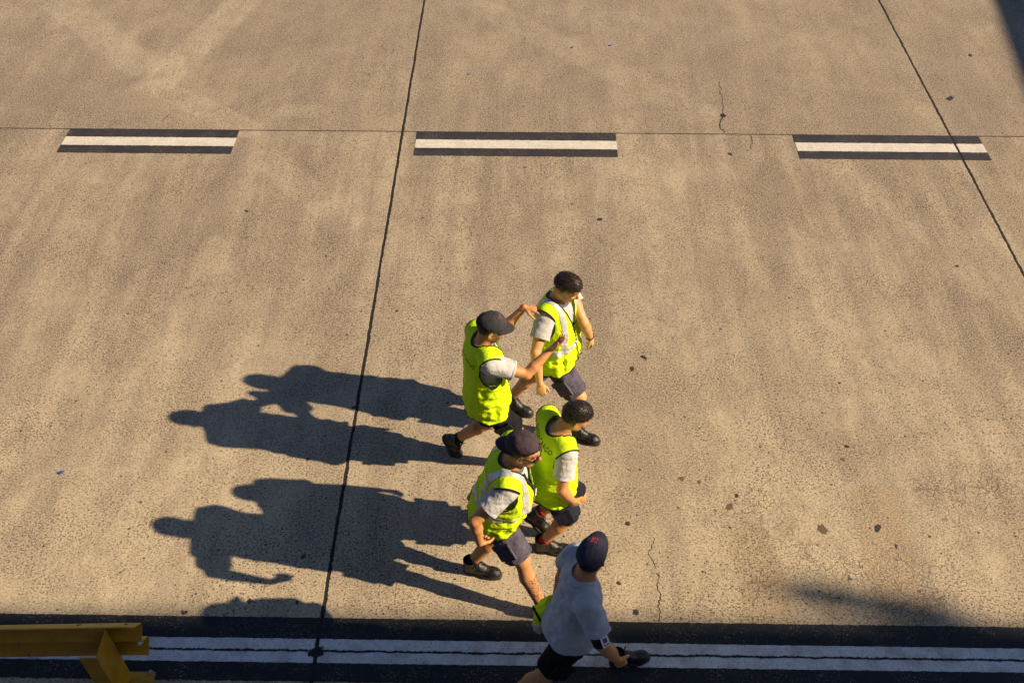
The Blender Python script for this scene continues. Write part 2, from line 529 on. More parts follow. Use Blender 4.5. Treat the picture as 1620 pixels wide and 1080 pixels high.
    v3n = g.math('ADD', v3, g.math('MULTIPLY', g.math('SUBTRACT', g.noise(p, 22, 3), .5), .09))
    dot3 = g.math('LESS_THAN', v3n, g.math('MULTIPLY', g.math('POWER', v3r, 5.), .07))
    c = g.mix(g.math('MULTIPLY', dot3, .55), c, (.10, .065, .045))
    # hairline crazing, only in patches
    dn = g.n('ShaderNodeVectorMath', operation='MULTIPLY_ADD')
    g.l(g.noise(p, 9, 3, .6, col=True), dn.inputs[0]); dn.inputs[1].default_value = (.11, .11, 0); g.l(p, dn.inputs[2])
    e1 = g.voro(dn.outputs[0], 5.2, 'DISTANCE_TO_EDGE'); e2 = g.voro(dn.outputs[0], 12.5, 'DISTANCE_TO_EDGE')
    pm = g.ramp(g.noise(p, 1.1, 3, .6), .47, .60)
    right = g.math('MULTIPLY', g.ramp(X, .9, 1.8), g.ramp(Y, 6.0, 5.1))
    pm2 = g.math('MULTIPLY', pm, g.math('ADD', g.math('MULTIPLY', right, .70), .06), clamp=True)
    brk = g.ramp(g.noise(p, 5, 2), .42, .55)
    c1 = g.math('MULTIPLY', g.ramp(e1, .007, .024, 1, 0), g.math('MULTIPLY', pm2, brk))
    c2 = g.math('MULTIPLY', g.ramp(e2, .012, .040, 1, 0), g.math('MULTIPLY', pm2, .75))
    crk = g.math('MAXIMUM', c1, c2)
    c = g.mix(g.math('MULTIPLY', crk, .9), c, (.11, .075, .052))
    # bay joints
    jn = g.math('MULTIPLY', g.math('SUBTRACT', g.noise(p, 7, 5, .7), .5), .045)
    jf = g.math('ADD', g.math('MULTIPLY', g.math('SUBTRACT', g.noise(p, 38, 3, .7), .5), .018), g.math('MULTIPLY', g.math('SUBTRACT', g.noise(p, 2.4, 3, .6), .5), .014))
    def joint(coord, c0, period, wd, amp):
        a = g.math('ADD', g.math('SUBTRACT', coord, c0), g.math('MULTIPLY', g.math('ADD', jn, jf), amp))
        a = g.math('ABSOLUTE', g.math('SUBTRACT', g.math('PINGPONG', g.math('ADD', a, period*20), period/2), 0.))
        return g.ramp(g.math('ADD', a, g.math('MULTIPLY', jf, .9*amp)), wd, wd+.006, 1, 0)
    jx = joint(X, -1.495, 6.675, .012, .7)
    jyf = joint(Y, 10.41, 6.855, .005, .3)
    # the joint between the parallel edge stripes is open and ragged
    nearj = g.math('LESS_THAN', Y, 5.)
    jyb = g.math('MULTIPLY', joint(Y, 3.555, 6.855, .009, .9), nearj)
    jj = g.math('MAXIMUM', jx, g.math('MAXIMUM', jyf, jyb))
    sp = g.ramp(g.math('ABSOLUTE', g.math('SUBTRACT', X, -1.495)), .0, .11, 1, 0)
    c = g.mix(jj, c, (.018, .015, .014))
    g.color(c)
    h = g.math('SUBTRACT', g.math('ADD', g.math('MULTIPLY', gr, .3), g.math('MULTIPLY', g2, .5)), g.math('MAXIMUM', g.math('MULTIPLY', dot, .8), g.math('MAXIMUM', g.math('MULTIPLY', jj, 3.), g.math('MULTIPLY', crk, .8))))
    g.bump(h, .55, .006)
    return m
GROUND = ground_material()
gx = [-400, -60, -8, 8, 60, 400]
V = [(x, y, 0) for y in (-200, -20, 0, 20, 60, 600) for x in gx]
Fc = [(r*6+c_, r*6+c_+1, r*6+c_+7, r*6+c_+6) for r in range(5) for c_ in range(5)]
go = link_mesh('ground', V, Fc, GROUND, smooth=False); tag(go, kind='structure')

def paint(name, base, worn=.5, lite=None, thr=.5, crack=False):
    m = mat(name, base, .7, 0, .35); g = NB(m); p = g.pos(); X, Y, Z = g.sep(p)
    n = g.noise(p, 45, 4, .65); n2 = g.noise(p, 6, 4, .6)
    c = g.mix(g.ramp(n, .3, .7), tuple(x*.82 for x in base), tuple(min(1, x*1.12) for x in base))
    c = g.mix(g.ramp(n2, .45, .75, 0, worn), c, (.30, .27, .23) if base[0] > .3 else (.035, .032, .036))
    sp = g.voro(p, 60); r = g.sep(g.voro(p, 60, out='Color'))[0]
    d = g.math('LESS_THAN', sp, g.math('MULTIPLY', g.math('POWER', r, 3.), .4))
    c = g.mix(g.math('MULTIPLY', d, .55 if base[0] > .3 else .25), c, (.12, .10, .09) if base[0] > .3 else (.08, .075, .07))
    rub = g.math('MULTIPLY', g.ramp(g.noise(p, 80, 3, .75), .56, .66), g.ramp(g.noise(p, 4, 4, .6), .42, .62))
    c = g.mix(g.math('MULTIPLY', rub, .75), c, (.30, .24, .18))
    jn = g.math('MULTIPLY', g.math('SUBTRACT', g.noise(p, 7, 5, .7), .5), .045)
    jf = g.math('MULTIPLY', g.math('SUBTRACT', g.noise(p, 38, 3, .7), .5), .018)
    def joint(coord, c0, wd, amp, spall=0.):
        a = g.math('ABSOLUTE', g.math('ADD', g.math('SUBTRACT', coord, c0), g.math('MULTIPLY', g.math('ADD', jn, jf), amp)))
        return g.ramp(g.math('ADD', a, g.math('MULTIPLY', jf, .9*amp)), wd, wd+.006, 1, 0)
    jj = g.math('MAXIMUM', joint(X, -1.495, .012, .7), joint(X, 5.18, .012, .7))
    if crack:
        jj = g.math('MAXIMUM', jj, joint(Y, 3.555, .006, .9))
        # spalled corner where the joints cross
        dx = g.math('SUBTRACT', X, -1.495); dy = g.math('SUBTRACT', Y, 3.555)
        rr = g.math('SQRT', g.math('ADD', g.math('MULTIPLY', dx, dx), g.math('MULTIPLY', dy, dy)))
        rr = g.math('ADD', rr, g.math('MULTIPLY', g.math('SUBTRACT', g.noise(p, 16, 4, .7), .5), .22))
        jj = g.math('MAXIMUM', jj, g.ramp(rr, .045, .055, 1, 0))
        lip = g.math('ADD', g.math('ABSOLUTE', dy), g.math('MULTIPLY', g.math('SUBTRACT', g.noise(p, 11, 5, .7), .5), .16))
        c = g.mix(g.ramp(lip, -.02, .0, .85, 0), c, (.07, .07, .06))
    c = g.mix(jj, c, (.010, .009, .009))
    g.color(c)
    # worn-through paint lets the concrete show at the edges
    g.bump(g.math('SUBTRACT', n, g.math('MULTIPLY', jj, 2.)), .4, .004)
    return m
P_BLACK = paint('black marking paint', (.030, .027, .034), .35)
P_WHITE = paint('white marking paint', (.62, .58, .52), .35)
P_EDGEW = paint('white edge paint', (.66, .67, .69), .75, crack=True)
P_EDGEB = paint('black edge paint', (.009, .011, .016), .25)
def sheet(name, x0, x1, y0, y1, z, m, parent=None, org=(0, 0, 0), rag=.004):
    n = max(4, int((x1-x0)/.03)); V = []; r = random.Random(int(abs(x0*91+y0*37)*100))
    for i in range(n+1):
        x = x0+(x1-x0)*i/n
        V.append((x, y0+r.uniform(-rag, rag), z)); V.append((x, y1+r.uniform(-rag, rag), z))
    k = len(V)
    V += [(a, b, c-.003) for a, b, c in V]
    Fc = []
    for i in range(n):
        a = 2*i; Fc += [(a, a+2, a+3, a+1), (k+a, a, a+1, k+a+1)[:0] or (k+a, k+a+2, a+2, a), (a+1, a+3, k+a+3, k+a+1)]
    Fc += [(0, 1, k+1, k), (2*n, k+2*n, k+2*n+1, 2*n+1)]
    return link_mesh(name, V, Fc, m, parent, org, smooth=False)
for x0, x1, lab in ((-5.575, -3.495, 'black bordered white dash painted on the slab farthest left'),
                    (-1.315, 1.11, 'black bordered white dash painted on the middle slab, right of the joint'),
                    (3.262, 5.515, 'black bordered white dash crossed by the slanting slab joint')):
    e = empty('lane_dash', ((x0+x1)/2, 10.15, 0)); tag(e, lab, 'road marking', 'dashes of the broken line across the apron')
    g_ = ((x0+x1)/2, 10.15, 0)
    sheet('black_border', x0, x1, 9.90, 10.057, .004, P_BLACK, e, g_)
    sheet('black_border', x0, x1, 10.238, 10.405, .004, P_BLACK, e, g_)
    sheet('white_stripe', x0, x1, 10.059, 10.236, .004, P_WHITE, e, g_)
e = empty('edge_line', (0, 3.555, 0)); tag(e, 'long white line between two black bands in the shade along the foot of the picture', 'road marking')
sheet('black_band', -14, 14, 3.652, 3.825, .004, P_EDGEB, e, (0, 3.555, 0), .003)
sheet('white_band', -14, 14, 3.462, 3.650, .004, P_EDGEW, e, (0, 3.555, 0), .003)
sheet('black_band', -14, 14, 3.318, 3.460, .004, P_EDGEB, e, (0, 3.555, 0), .004)
sheet('black_band', .8, 14, 2.6, 3.314, .004, P_EDGEB, e, (0, 3.555, 0), .004)

# stains, chips and scraps lying on the slabs
def blob(c, r, asp=1., rot=0., n=16, h=.003, seed=0, jag=.25):
    rr = random.Random(seed); V = [(c[0], c[1], h)]; top = []
    for i in range(n):
        a = 2*math.pi*i/n; q = r*(1+rr.uniform(-jag, jag)); x = q*math.cos(a); y = q*asp*math.sin(a)
        V.append((c[0]+x*math.cos(rot)-y*math.sin(rot), c[1]+x*math.sin(rot)+y*math.cos(rot), h*.7))
    for i in range(n): V.append((V[1+i][0], V[1+i][1], .0005))
    Fc = [(0, 1+i, 1+(i+1) % n) for i in range(n)]+[(1+i, 1+n+i, 1+n+(i+1) % n, 1+(i+1) % n) for i in range(n)]
    return V, Fc
TAR = mat('dark stain', (.035, .03, .03), .6)
BRN = mat('brown oil stain', (.115, .075, .045), .7)
mb = MB(); sd_ = 0
for px, py, r, asp in ((1503, 156, .065, .55), (1535, 88, .035, .7), (1155, 244, .035, .6), (390, 334, .026, .6), (949, 347, .03, .8), (1389, 835, .04, .6),
                       (1006, 968, .03, .8), (979, 922, .02, .8), (993, 828, .022, .9), (487, 726, .016, 1), (1418, 864, .022, .4), (516, 405, .016, .6),
                       (628, 492, .014, 1), (560, 644, .025, .7), (480, 880, .025, .7), (1000, 583, .03, .7), (1018, 565, .035, .5), (1514, 421, .02, .8),
                       (1296, 935, .01, 1), (1166, 784, .02, .7), (1155, 834, .012, .8), (1340, 706, .022, .7), (293, 968, .022, .7), (395, 950, .02, .8), (470, 952, .018, .7), (1190, 1010, .01, 1)):
    sd_ += 1; a = at(px, py); mb.add(*blob(a, r, asp, sd_*.7, seed=sd_))
for i in range(190):
    a = at(random.uniform(-20, 1640), random.uniform(0, 960)**1.0); sd_ += 1
    mb.add(*blob(a, random.uniform(.004, .011), random.uniform(.4, 1), random.uniform(0, 3), 7, .004, sd_))
tag(mb.build('ground_stain', TAR, smooth=False), kind='structure')
mb = MB()
for px, py, r, asp in ((1154, 801, .05, .9), (1073, 803, .02, .8), (1132, 807, .02, .8), (1301, 837, .06, 1.2), (1078, 757, .035, 1), (1106, 762, .028, 1), (1334, 727, .035, .6), (1345, 915, .03, .7), (1455, 935, .025, .6),
                       (265, 184, .03, .6), (306, 184, .03, .3), (335, 80, .03, .4), (830, 265, .035, .6), (905, 323, .03, .7)):
    sd_ += 1; a = at(px, py); mb.add(*blob(a, r*.68, asp, sd_*.7, 18, .0015, seed=sd_, jag=.35))
tag(mb.build('oil_spot', BRN, smooth=False), kind='structure')
# open cracks as real slots of dark filler following a random walk
CRK = mat('crack void', (.015, .012, .012), .9)
mb = MB()
def crack(pts, w0, seed, z=.0032):
    r = random.Random(seed); P = [at(*p)[:2] for p in pts]; path = []; drift = 0.
    for a, b in zip(P[:-1], P[1:]):
        n = max(2, int(np.linalg.norm(b-a)/.013))
        for i in range(n):
            t = i/n; q = a+(b-a)*t; drift = drift*.86+r.uniform(-.011, .011); path.append(q+np.array([drift+r.uniform(-.004, .004), r.uniform(-.003, .003)]))
    path.append(P[-1]); V = []; Fc = []
    for i, q in enumerate(path):
        d = nrm(path[min(i+1, len(path)-1)]-path[max(i-1, 0)]); s = np.array([-d[1], d[0]])
        ww = w0*.6*r.uniform(.25, 1.3)*(1 if 0 < i < len(path)-1 else .1)
        V += [(*(q+s*ww), z), (*(q-s*ww), z), (*(q+s*ww), .0003), (*(q-s*ww), .0003)]
    for i in range(len(path)-1):
        a = 4*i; b = a+4; Fc += [(a+1, b+1, b, a), (a+2, a, b, b+2), (a+1, a+3, b+3, b+1)]
    mb.add(V, Fc)
for k_, (pts, w0) in enumerate((([(1137, 130), (1144, 160), (1143, 182)], .003), ([(1143, 182), (1138, 195), (1145, 211)], .010), ([(1190, 213), (1193, 222), (1183, 240)], .004),
    ([(1040, 905), (1044, 925), (1041, 950), (1046, 985)], .003), ([(1275, 212), (1276, 222), (1284, 243)], .002),
    ([(960, 240), (962, 226), (958, 213)], .002), ([(1037, 895), (1030, 872), (1034, 850)], .0014))):
    crack(pts, w0, k_+5)
mb.add(*blob(at(1144, 183), .032, 1.3, .3, 14, .005, 77, .3))
tag(mb.build('ground_crack', CRK, smooth=False), kind='structure')
BLUE = mat('blue plastic', (.02, .14, .55), .4)
def scrap(px, py, L, W, rot, label, m=BLUE):
    a = at(px, py); mb = MB(); n = 6; V = []; c_, s_ = math.cos(rot), math.sin(rot)
    for i in range(n+1):
        t = i/n-.5; ww = W*(1-1.4*abs(t))+.002
        for sg in (-1, 1):
            x = t*L; y = sg*ww/2+math.sin(i*2.1)*W*.2
            V.append((a[0]+x*c_-y*s_, a[1]+x*s_+y*c_, .006+.01*abs(math.sin(i*1.3))))
    o = link_mesh('plastic_scrap', V, [(2*i, 2*i+2, 2*i+3, 2*i+1) for i in range(n)], m, solid=.001)
    tag(o, label, 'litter', 'blue scraps on the concrete')
scrap(98, 748, .055, .03, .3, 'bright blue plastic scrap on the slab far left, level with the lower shadows')
scrap(743, 118, .075, .02, .8, 'pale blue strip on the far slab, up from the middle dash')
scrap(966, 73, .04, .03, .2, 'tiny blue scrap, right one of the pair near the top edge')
scrap(906, 76, .04, .03, 1.2, 'tiny blue scrap, left one of the pair near the top edge')

# ================================================================== TERMINAL BUILDING (behind the camera, throws the front shade)
WALLM = mat('pale cladding', (.62, .65, .7), .7); g = NB(WALLM); p_ = g.pos()
g.color(g.mix(g.noise(p_, 2, 4), (.58, .61, .66), (.66, .69, .74)))
GLASS = mat('dark window glass', (.02, .025, .03), .08, 0, .8)
sh = math.tan(-AZ)/math.tan(EL)*1.0
shy = math.cos(EL)*math.sin(-AZ)/math.sin(EL)       # shade shift in y per metre of height
HB = 14.0
yb = 3.845-HB*shy
e = empty('terminal_building', (10, yb, 0)); tag(e, 'pale clad terminal building whose roofline shades the near edge line', 'building')
go_ = (10, yb, 0)
MB().box((10, yb-.4-8, HB/2), (100, 16, HB-.2)).build('wall', WALLM, e, go_, smooth=False)
rf = MB().box((10, yb-8, HB-.1), (101, 16, .2)).build('roof', WALLM, e, go_, smooth=False)
for i in range(-9, 14):
    for zz in (3, 10.5):
        if i == -2 and False: continue
        wn = MB().box((i*4+.5, yb-.36, zz), (2.6, .06, 2.2)).build('window', GLASS, e, go_, smooth=False)
# unseen roof post, added to throw the soft streak of shadow
mx, my = 3.15+ (HB)*math.cos(AZ)/math.tan(EL), 3.86-HB*shy
mm = MB().tube([(mx, my+.06, HB-.1), (mx, my+.06, HB+.66)], .13, 12)
mm.build('streak_post', WALLM, rf, go_)
# unseen bridge box on the right, added to cast the dark corner
SHX = math.cos(AZ)/math.tan(EL)
hb = 6.0
bx0 = 6.62+SHX*hb; by = 12.6-shy*hb
e = empty('shade_bridge', (bx0+2, by+8, 0)); tag(e, 'unseen boxy bridge on legs, added to shade the far right corner', 'boarding bridge')
a_ = math.radians(-9)
R_ = np.array([[math.cos(a_), math.sin(a_), 0], [-math.sin(a_), math.cos(a_), 0], [0, 0, 1]])
cc = np.array([bx0, by, 0])
off = R_.T@np.array([1.6, 9.5, 0])
MB().box(cc+off+np.array([0, 0, hb-1.5]), (3.2, 22, 3), R_).build('cabin', WALLM, e, (bx0+2, by+8, 0), smooth=False)
for q in (-8., 0., 8.):
    MB().box(cc+off+R_.T@np.array([0, q, 0])+np.array([0, 0, (hb-3)/2]), (.5, .5, hb-3.004), R_).build('leg', WALLM, e, (bx0+2, by+8, 0), smooth=False)

# ================================================================== GUARDRAIL
def yellow():
    m = mat('yellow rail paint', (.62, .34, .012), .5, 0, .4); g = NB(m); p = g.pos()
    n = g.noise(p, 9, 4, .6); c = g.mix(g.ramp(n, .3, .7), (.44, .215, .006), (.56, .29, .009))
    ch = g.voro(p, 26); r = g.sep(g.voro(p, 26, out='Color'))[0]
    d = g.math('LESS_THAN', ch, g.math('MULTIPLY', g.math('POWER', r, 8.), .3))
    c = g.mix(d, c, (.25, .06, .02))
    st = g.ramp(g.noise(g.scale(p, (.3, 1, 1)), 9, 5, .65), .50, .72, 0, .7)
    c = g.mix(st, c, (.22, .11, .02))
    g.color(c); g.bump(g.noise(p, 60, 3), .15, .004)
    return m
YEL = yellow()
STEEL = mat('zinc bolt', (.45, .5, .58), .35, .8)
px0 = -2.80; py0 = 3.32
e = empty('guardrail', (px0, py0, 0)); tag(e, 'yellow painted steel guardrail with wavy beam end and one slanting post, lower left corner', 'guardrail')
GO = (px0, py0, 0)
# W profile: (y, z) going up
prof = [(0, -.155), (.012, -.15), (.05, -.115), (.082, -.085), (.085, -.07), (.06, -.045), (.02, -.015), (.005, 0), (.02, .015), (.06, .045), (.085, .07), (.082, .085), (.05, .115), (.012, .15), (0, .155)]
prof = [(y*1.05, z*1.22) for y, z in prof]; zr = .50; V = []; Fc = []; xs = [-7.5, -6, -5, -4.5, -4.1, -3.8, -3.5, -3.2, -3.0, -2.8, -2.6, -2.47]
NP = 4
pp = []
for i in range(len(prof)-1):
    for k in range(NP):
        t = k/NP; pp.append((prof[i][0]*(1-t)+prof[i+1][0]*t, prof[i][1]*(1-t)+prof[i+1][1]*t))
pp.append(prof[-1])
holes = [(-2.69, .135), (-3.02, .135), (-2.66, -.125), (-2.84, .0)]
xf = list(np.arange(-7.5, -3.3, .1))+list(np.arange(-3.3, -2.60, .012))+[-2.60]
for x in xf:
    wob = -.062*max(0, -2.7-x)-.012
    for (y, z) in pp: V.append((x, py0+.03+y, zr+z+wob))
n = len(pp)
for i in range(len(xf)-1):
    for j in range(n-1):
        cx = (xf[i]+xf[i+1])/2; cz = (pp[j][1]+pp[j+1][1])/2
        if any((cx-hx)**2+(cz-hz)**2 < .015**2 for hx, hz in holes): continue
        a = i*n+j; Fc.append((a, a+1, a+n+1, a+n))
link_mesh('rail_beam', V, Fc, YEL, e, GO, solid=.004)
# posts: C channel
def post(x):
    mb = MB(); z1 = .67
    mb.box((x, py0-.08, z1/2), (.006, .21, z1-.02)); mb.box((x-.058, py0-.182, z1/2), (.11, .006, z1-.02)); mb.box((x-.058, py0+.022, z1/2), (.11, .006, z1-.02))
    p = mb.build('post', YEL, e, GO, smooth=False)
    b = MB().box((x+.02, py0-.08, .006), (.30, .26, .012)).build('base_plate', YEL, p, GO, smooth=False)
    for dx in (-.1, .14):
        mb = MB(); mb.tube([(x+dx, py0+.04, .012), (x+dx, py0+.04, .026)], .017, 6); mb.tube([(x+dx, py0+.04, .026), (x+dx, py0+.04, .045)], .009, 8)
        mb.build('bolt', STEEL, p, GO, smooth=False)
post(px0); post(px0-2.6)

# ================================================================== PEOPLE
def hand(S, w, d, n, right, curl=(25, 35, 20), spread=.0, thumb=.6, s=1., fl=None):
    d = nrm(d); n = n-d*(n@d); n = nrm(n); t = np.cross(d, n)*(1 if right else -1)
    S.ell(w+d*.052*s, np.array([.048, .036, .015])*s, np.array([d, t, n]), k=.012)
    offs = (.029, .010, -.010, -.028)
    lens = (.070, .079, .073, .058)
    for i in range(4):
        kn = w+d*(.088-.004*abs(i-1))*s+t*offs[i]*s
        S.cone(w+d*.012*s+t*offs[i]*.5*s, kn, .013*s, .0105*s, k=.008)
        c = fl[i] if fl else curl
        dd = nrm(d+t*spread*(1.2-i)*.8); a = 0; p = kn; L = lens[i]*s; r0 = .0092*s
        for j, fr in enumerate((.45, .30, .25)):
            a += math.radians(c[j]*(1+.12*(i-1.5)*.3)); v = dd*math.cos(a)+n*math.sin(a)
            q = p+v*L*fr; S.cone(p, q, r0, r0*.9, k=.0025); p = q; r0 *= .9
    b = w+d*.022*s+t*.024*s+n*.006*s
    v = nrm(t*thumb+d*.75+n*.35); q = b+v*.042*s
    S.cone(b, q, .0145*s, .0115*s, k=.008)
    v2 = nrm(t*thumb*.4+d*.85+n*.45); q2 = q+v2*.030*s; S.cone(q, q2, .0112*s, .010*s, k=.004)
    v3 = nrm(t*thumb*.15+d*.9+n*.5); S.cone(q2, q2+v3*.024*s, .0098*s, .0082*s, k=.003)

def boot_frame(az, pitch, ball):
    """ball: ground contact under the ball of the foot; pitch>0 lifts the heel"""
    f = azv(az); l = np.array([-f[1], f[0], 0]); a = math.radians(pitch)
    X = f*math.cos(a)+np.array([0, 0, -1])*math.sin(a); Z = np.array([0, 0, 1])*math.cos(a)+f*math.sin(a)
    bl = np.array([.11, 0, 0])
    def tr(x, y, z): q = np.array([x, y, z])-bl; return ball+X*q[0]+l*q[1]+Z*q[2]
    return tr, np.array([X, l, Z])

def make_boot(P, root, org, tr, R, sockm):
    S = Sdf()
    S.cone(tr(-.045, 0, .055), tr(.05, 0, .058), .043, .042, .02)
    S.cone(tr(.05, 0, .06), tr(.155, .0, .042), .043, .04, .02)
    S.ell(tr(.155, 0, .043), (.062, .049, .038), R, .02)
    S.cone(tr(-.03, 0, .08), tr(-.032, 0, .175), .050, .054, .02)
    S.cone(tr(.0, 0, .12), tr(.06, 0, .075), .04, .038, .02)
    V, Q = S.mesh(.005, lambda p: vnoise(p, 45)*.004, 2)
    T = tri(Q); L = (V-tr(0, 0, 0))@R.T
    V, T, ex = clip(V, T, L[:, 2]-.012)
    L = (V-tr(0, 0, 0))@R.T
    V, T, ex = clip(V, T, .162-L[:, 2]+.1*np.clip(L[:, 0], -.04, .04))
    b = link_mesh('boot', V, T, LEATHER, root, org, solid=.004)
    # sole
    n = 28; out = []
    for i in range(n):
        a = 2*math.pi*i/n; x = .07+math.cos(a)*.155; hw = .053-.012*math.exp(-((x-.03)/.04)**2)+.004*math.exp(-((x-.14)/.05)**2)
        out.append((x, math.copysign(abs(math.sin(a))**.65, math.sin(a))*hw))
    V = []
    for z, sc in ((0, .97), (.012, 1.), (.026, 1.), (.031, .96)):
        for x, y in out:
            zz = z+(.010 if (z == 0 and -.0 < x < .05) else 0); V.append(tr(.07+(x-.07)*sc, y*sc, zz))
    Fc = [(k*n+i, k*n+(i+1) % n, (k+1)*n+(i+1) % n, (k+1)*n+i) for k in range(3) for i in range(n)]+[tuple(reversed(range(n))), tuple(range(3*n, 4*n))]
    link_mesh('sole', V, Fc, RUBBER, b, org)
    mb = MB()
    for k in range(5):
        x = .012+k*.018; z = .158-k*.0165-(.0 if k < 4 else .0)
        z = .148-k*.0125
        for sg in (1, -1):
            mb.tube([tr(x-.006, -.027*sg, z-.012), tr(x, 0, z+.006), tr(x+.010, .027*sg, z-.016)], .0042, 5)
    bx = tr(.016, 0, .152)
    for sg in (1, -1):
        mb.tube([bx, tr(.03, sg*.03, .168), tr(.045, sg*.05, .150), tr(.03, sg*.025, .142), bx], .0040, 5)
        mb.tube([bx, tr(.045, sg*.018, .135), tr(.06, sg*.04, .10)], .0036, 5)
    mb.build('laces', LACE, b, org)
    return b

def person(name_label, skin, H_=1.78, pel=None, neck=None, head=None, az_p=0, az_c=0, az_h=0, pitch=15, roll=0,
           feet=None, arms=None, vest=True, vest_mat=None, tee=TEE, short=NAVY, tape=None, text=False, hat=None, hair=None, beard=0, sock=SOCK, belly=0., extras=None, sleeve=.62, short_len=.86, vz=None, wr=None, tdz=.03, tattoo=None, hairline=0.):
    s = H_/1.78
    root = empty('person', (pel[0], pel[1], 0)); org = np.array([pel[0], pel[1], 0.]); tag(root, name_label, 'person')
    rs = int(abs(pel[0]*977+pel[1]*331)) % 97
    # ---- joints
    up = nrm(neck-pel); TL = np.linalg.norm(neck-pel)
    def frame(az):
        f = azv(az); f = nrm(f-up*(f@up)); return f, np.cross(up, f)
    fc, lc = frame(az_c); fp, lp = frame(az_p)
    shl = neck-up*.045*s+lc*.178*s; shr = neck-up*.045*s-lc*.178*s
    hipl = pel-up*.03*s+lp*.088*s; hipr = pel-up*.03*s-lp*.088*s
    dyaw = math.radians(az_p-az_c)
    def local(P):
        q = P-neck; z = q@up; u = q@lc; w_ = q@fc
        t = np.clip(-z/TL, 0, 1); a = dyaw*t*t; ca, sa = np.cos(a), np.sin(a)
        # undo the twist of the spine towards the pelvis
        return u*ca-w_*sa, w_*ca+u*sa, z
    def prof_sdf(keys, e=0.):
        zs = [k[0]*s for k in keys]; A = [k[1]*s+e for k in keys]; B = [k[2]*s+e for k in keys]; W = [k[3]*s for k in keys]
        zt, zb = max(zs)+e*.6, min(zs)-e
        def f(P):
            u, w_, z = local(P)
            a = lerp_keys(z, zs, A); b = lerp_keys(z, zs, B); w0 = lerp_keys(z, zs, W)
            r = (np.abs(u/a)**2.3+np.abs((w_-w0)/b)**2.3)**(1/2.3)
            return np.maximum(np.maximum((r-1)*np.minimum(a, b), z-zt), zb-z)
        ext = max(max(A), max(B))*1.05
        pts = [neck+up*zt, neck+up*zb]
        lo = np.min(pts, 0)-ext; hi = np.max(pts, 0)+ext
        return f, lo, hi
    BODY = [(.03, .06, .06, -.005), (-.02, .115, .085, -.008), (-.09, .158, .108, 0), (-.17, .168, .120, .005+belly*.2), (-.30, .156, .118+belly*.4, .004+belly*.5),
            (-.40, .152, .118+belly*.6, .0+belly*.6), (-.50, .168, .128+belly*.3, -.006+belly*.3), (-.58, .172, .130, -.01), (-.66, .14, .11, -.01)]
    # ---- head frame
    fh = azv(az_h); a = math.radians(pitch)
    hx = fh*math.cos(a)+np.array([0, 0, -1])*math.sin(a); hy = np.array([-fh[1], fh[0], 0]); hz = np.cross(hx, hy)
    if roll:
        rr_ = math.radians(roll); hy, hz = hy*math.cos(rr_)+hz*math.sin(rr_), hz*math.cos(rr_)-hy*math.sin(rr_)
    HR = np.array([hx, hy, hz])
    def hp(x, y, z): return head+(hx*x+hy*y+hz*z)*s
    # ---- arms
    A = {}
    for sd, sh_ in (('l', shl), ('r', shr)):
        c = arms[sd]
        if 'elbow' in c: el = reach(*c['elbow'], sh_, .295*s, c.get('elow', True))
        if 'e3' in c: el = sh_+nrm(c['e3']-sh_)*.295*s
        if 'wrist' in c: wr_ = reach(*c['wrist'], el, .255*s, c.get('wlow', True))
        if 'wt' in c: wr_ = el+nrm(c['wt']-el)*.255*s
        if 'w3' in c: el, wr_ = ik(sh_, np.asarray(c['w3'], float), .295*s, .255*s, np.asarray(c['pole'], float))
        A[sd] = (sh_, el, wr_)
    # ---- legs
    Lg = {}
    for sd, hp_ in (('l', hipl), ('r', hipr)):
        az, pt, ball = feet[sd]
        tr, R = boot_frame(az, pt, np.asarray(ball, float))
        ank = tr(-.03, 0, .10)
        kn, an = ik(hp_, ank, .435*s, .425*s, fp*1.0+azv(az)*.4+np.array([0, 0, .05]))
        Lg[sd] = (hp_, kn, ank, tr, R)
    # ---- skin: one continuous body
    S = Sdf()
    f, lo, hi = prof_sdf(BODY); S.fn(f, lo, hi, .02)
    for sd in 'lr':
        sh_, el, wr_ = A[sd]
        S.ell(sh_, (.066*s,)*3, k=.03)
        S.cone(neck-up*.02*s, sh_+up*.01, .058*s, .052*s, k=.03)
        mid = sh_+(el-sh_)*.5
        S.cone(sh_, mid, .056*s, .049*s, k=.02); S.cone(mid, el, .049*s, .040*s, k=.02)
        m2 = el+(wr_-el)*.32
        S.cone(el, m2, .041*s, .043*s, k=.012); S.cone(m2, wr_, .043*s, .026*s, k=.012)
        c = arms[sd]
        dv = nrm(wr_-el) if c.get('hd') is None else nrm(np.asarray(c['hd'], float))
        hand(S, wr_, dv, np.asarray(c.get('pn', (0, 0, -1)), float), sd == 'r', c.get('curl', (25, 35, 20)), c.get('spread', .05), c.get('thumb', .6), s, c.get('fl'))
    for sd in 'lr':
        h_, kn, an, tr, R = Lg[sd]
        S.cone(h_, kn, .094*s, .058*s, k=.03)
        S.ell(kn+nrm(kn-(h_+an)/2)*.012, (.05*s,)*3, k=.02)
        ax = nrm(an-kn); bk = -nrm(np.cross(np.cross(ax, fp), ax))
        cm = kn+(an-kn)*.32+bk*.014
        S.cone(kn, cm, .052*s, .058*s, k=.02); S.cone(cm, an, .058*s, .037*s, k=.02)
        S.cone(an, tr(-.03, 0, .045), .036, .034, k=.015); S.cone(tr(-.02, 0, .05), tr(.14, 0, .045), .034, .028, k=.02)
    # neck + head
    S.cone(neck-up*.03, hp(-.026, 0, -.05), .068*s, .061*s, k=.03)
    S.ell(hp(-.014, 0, .032), np.array([.100, .077, .088])*s, HR, k=.02)
    S.ell(hp(.028, 0, -.02), np.array([.068, .062, .088])*s, HR, k=.02)
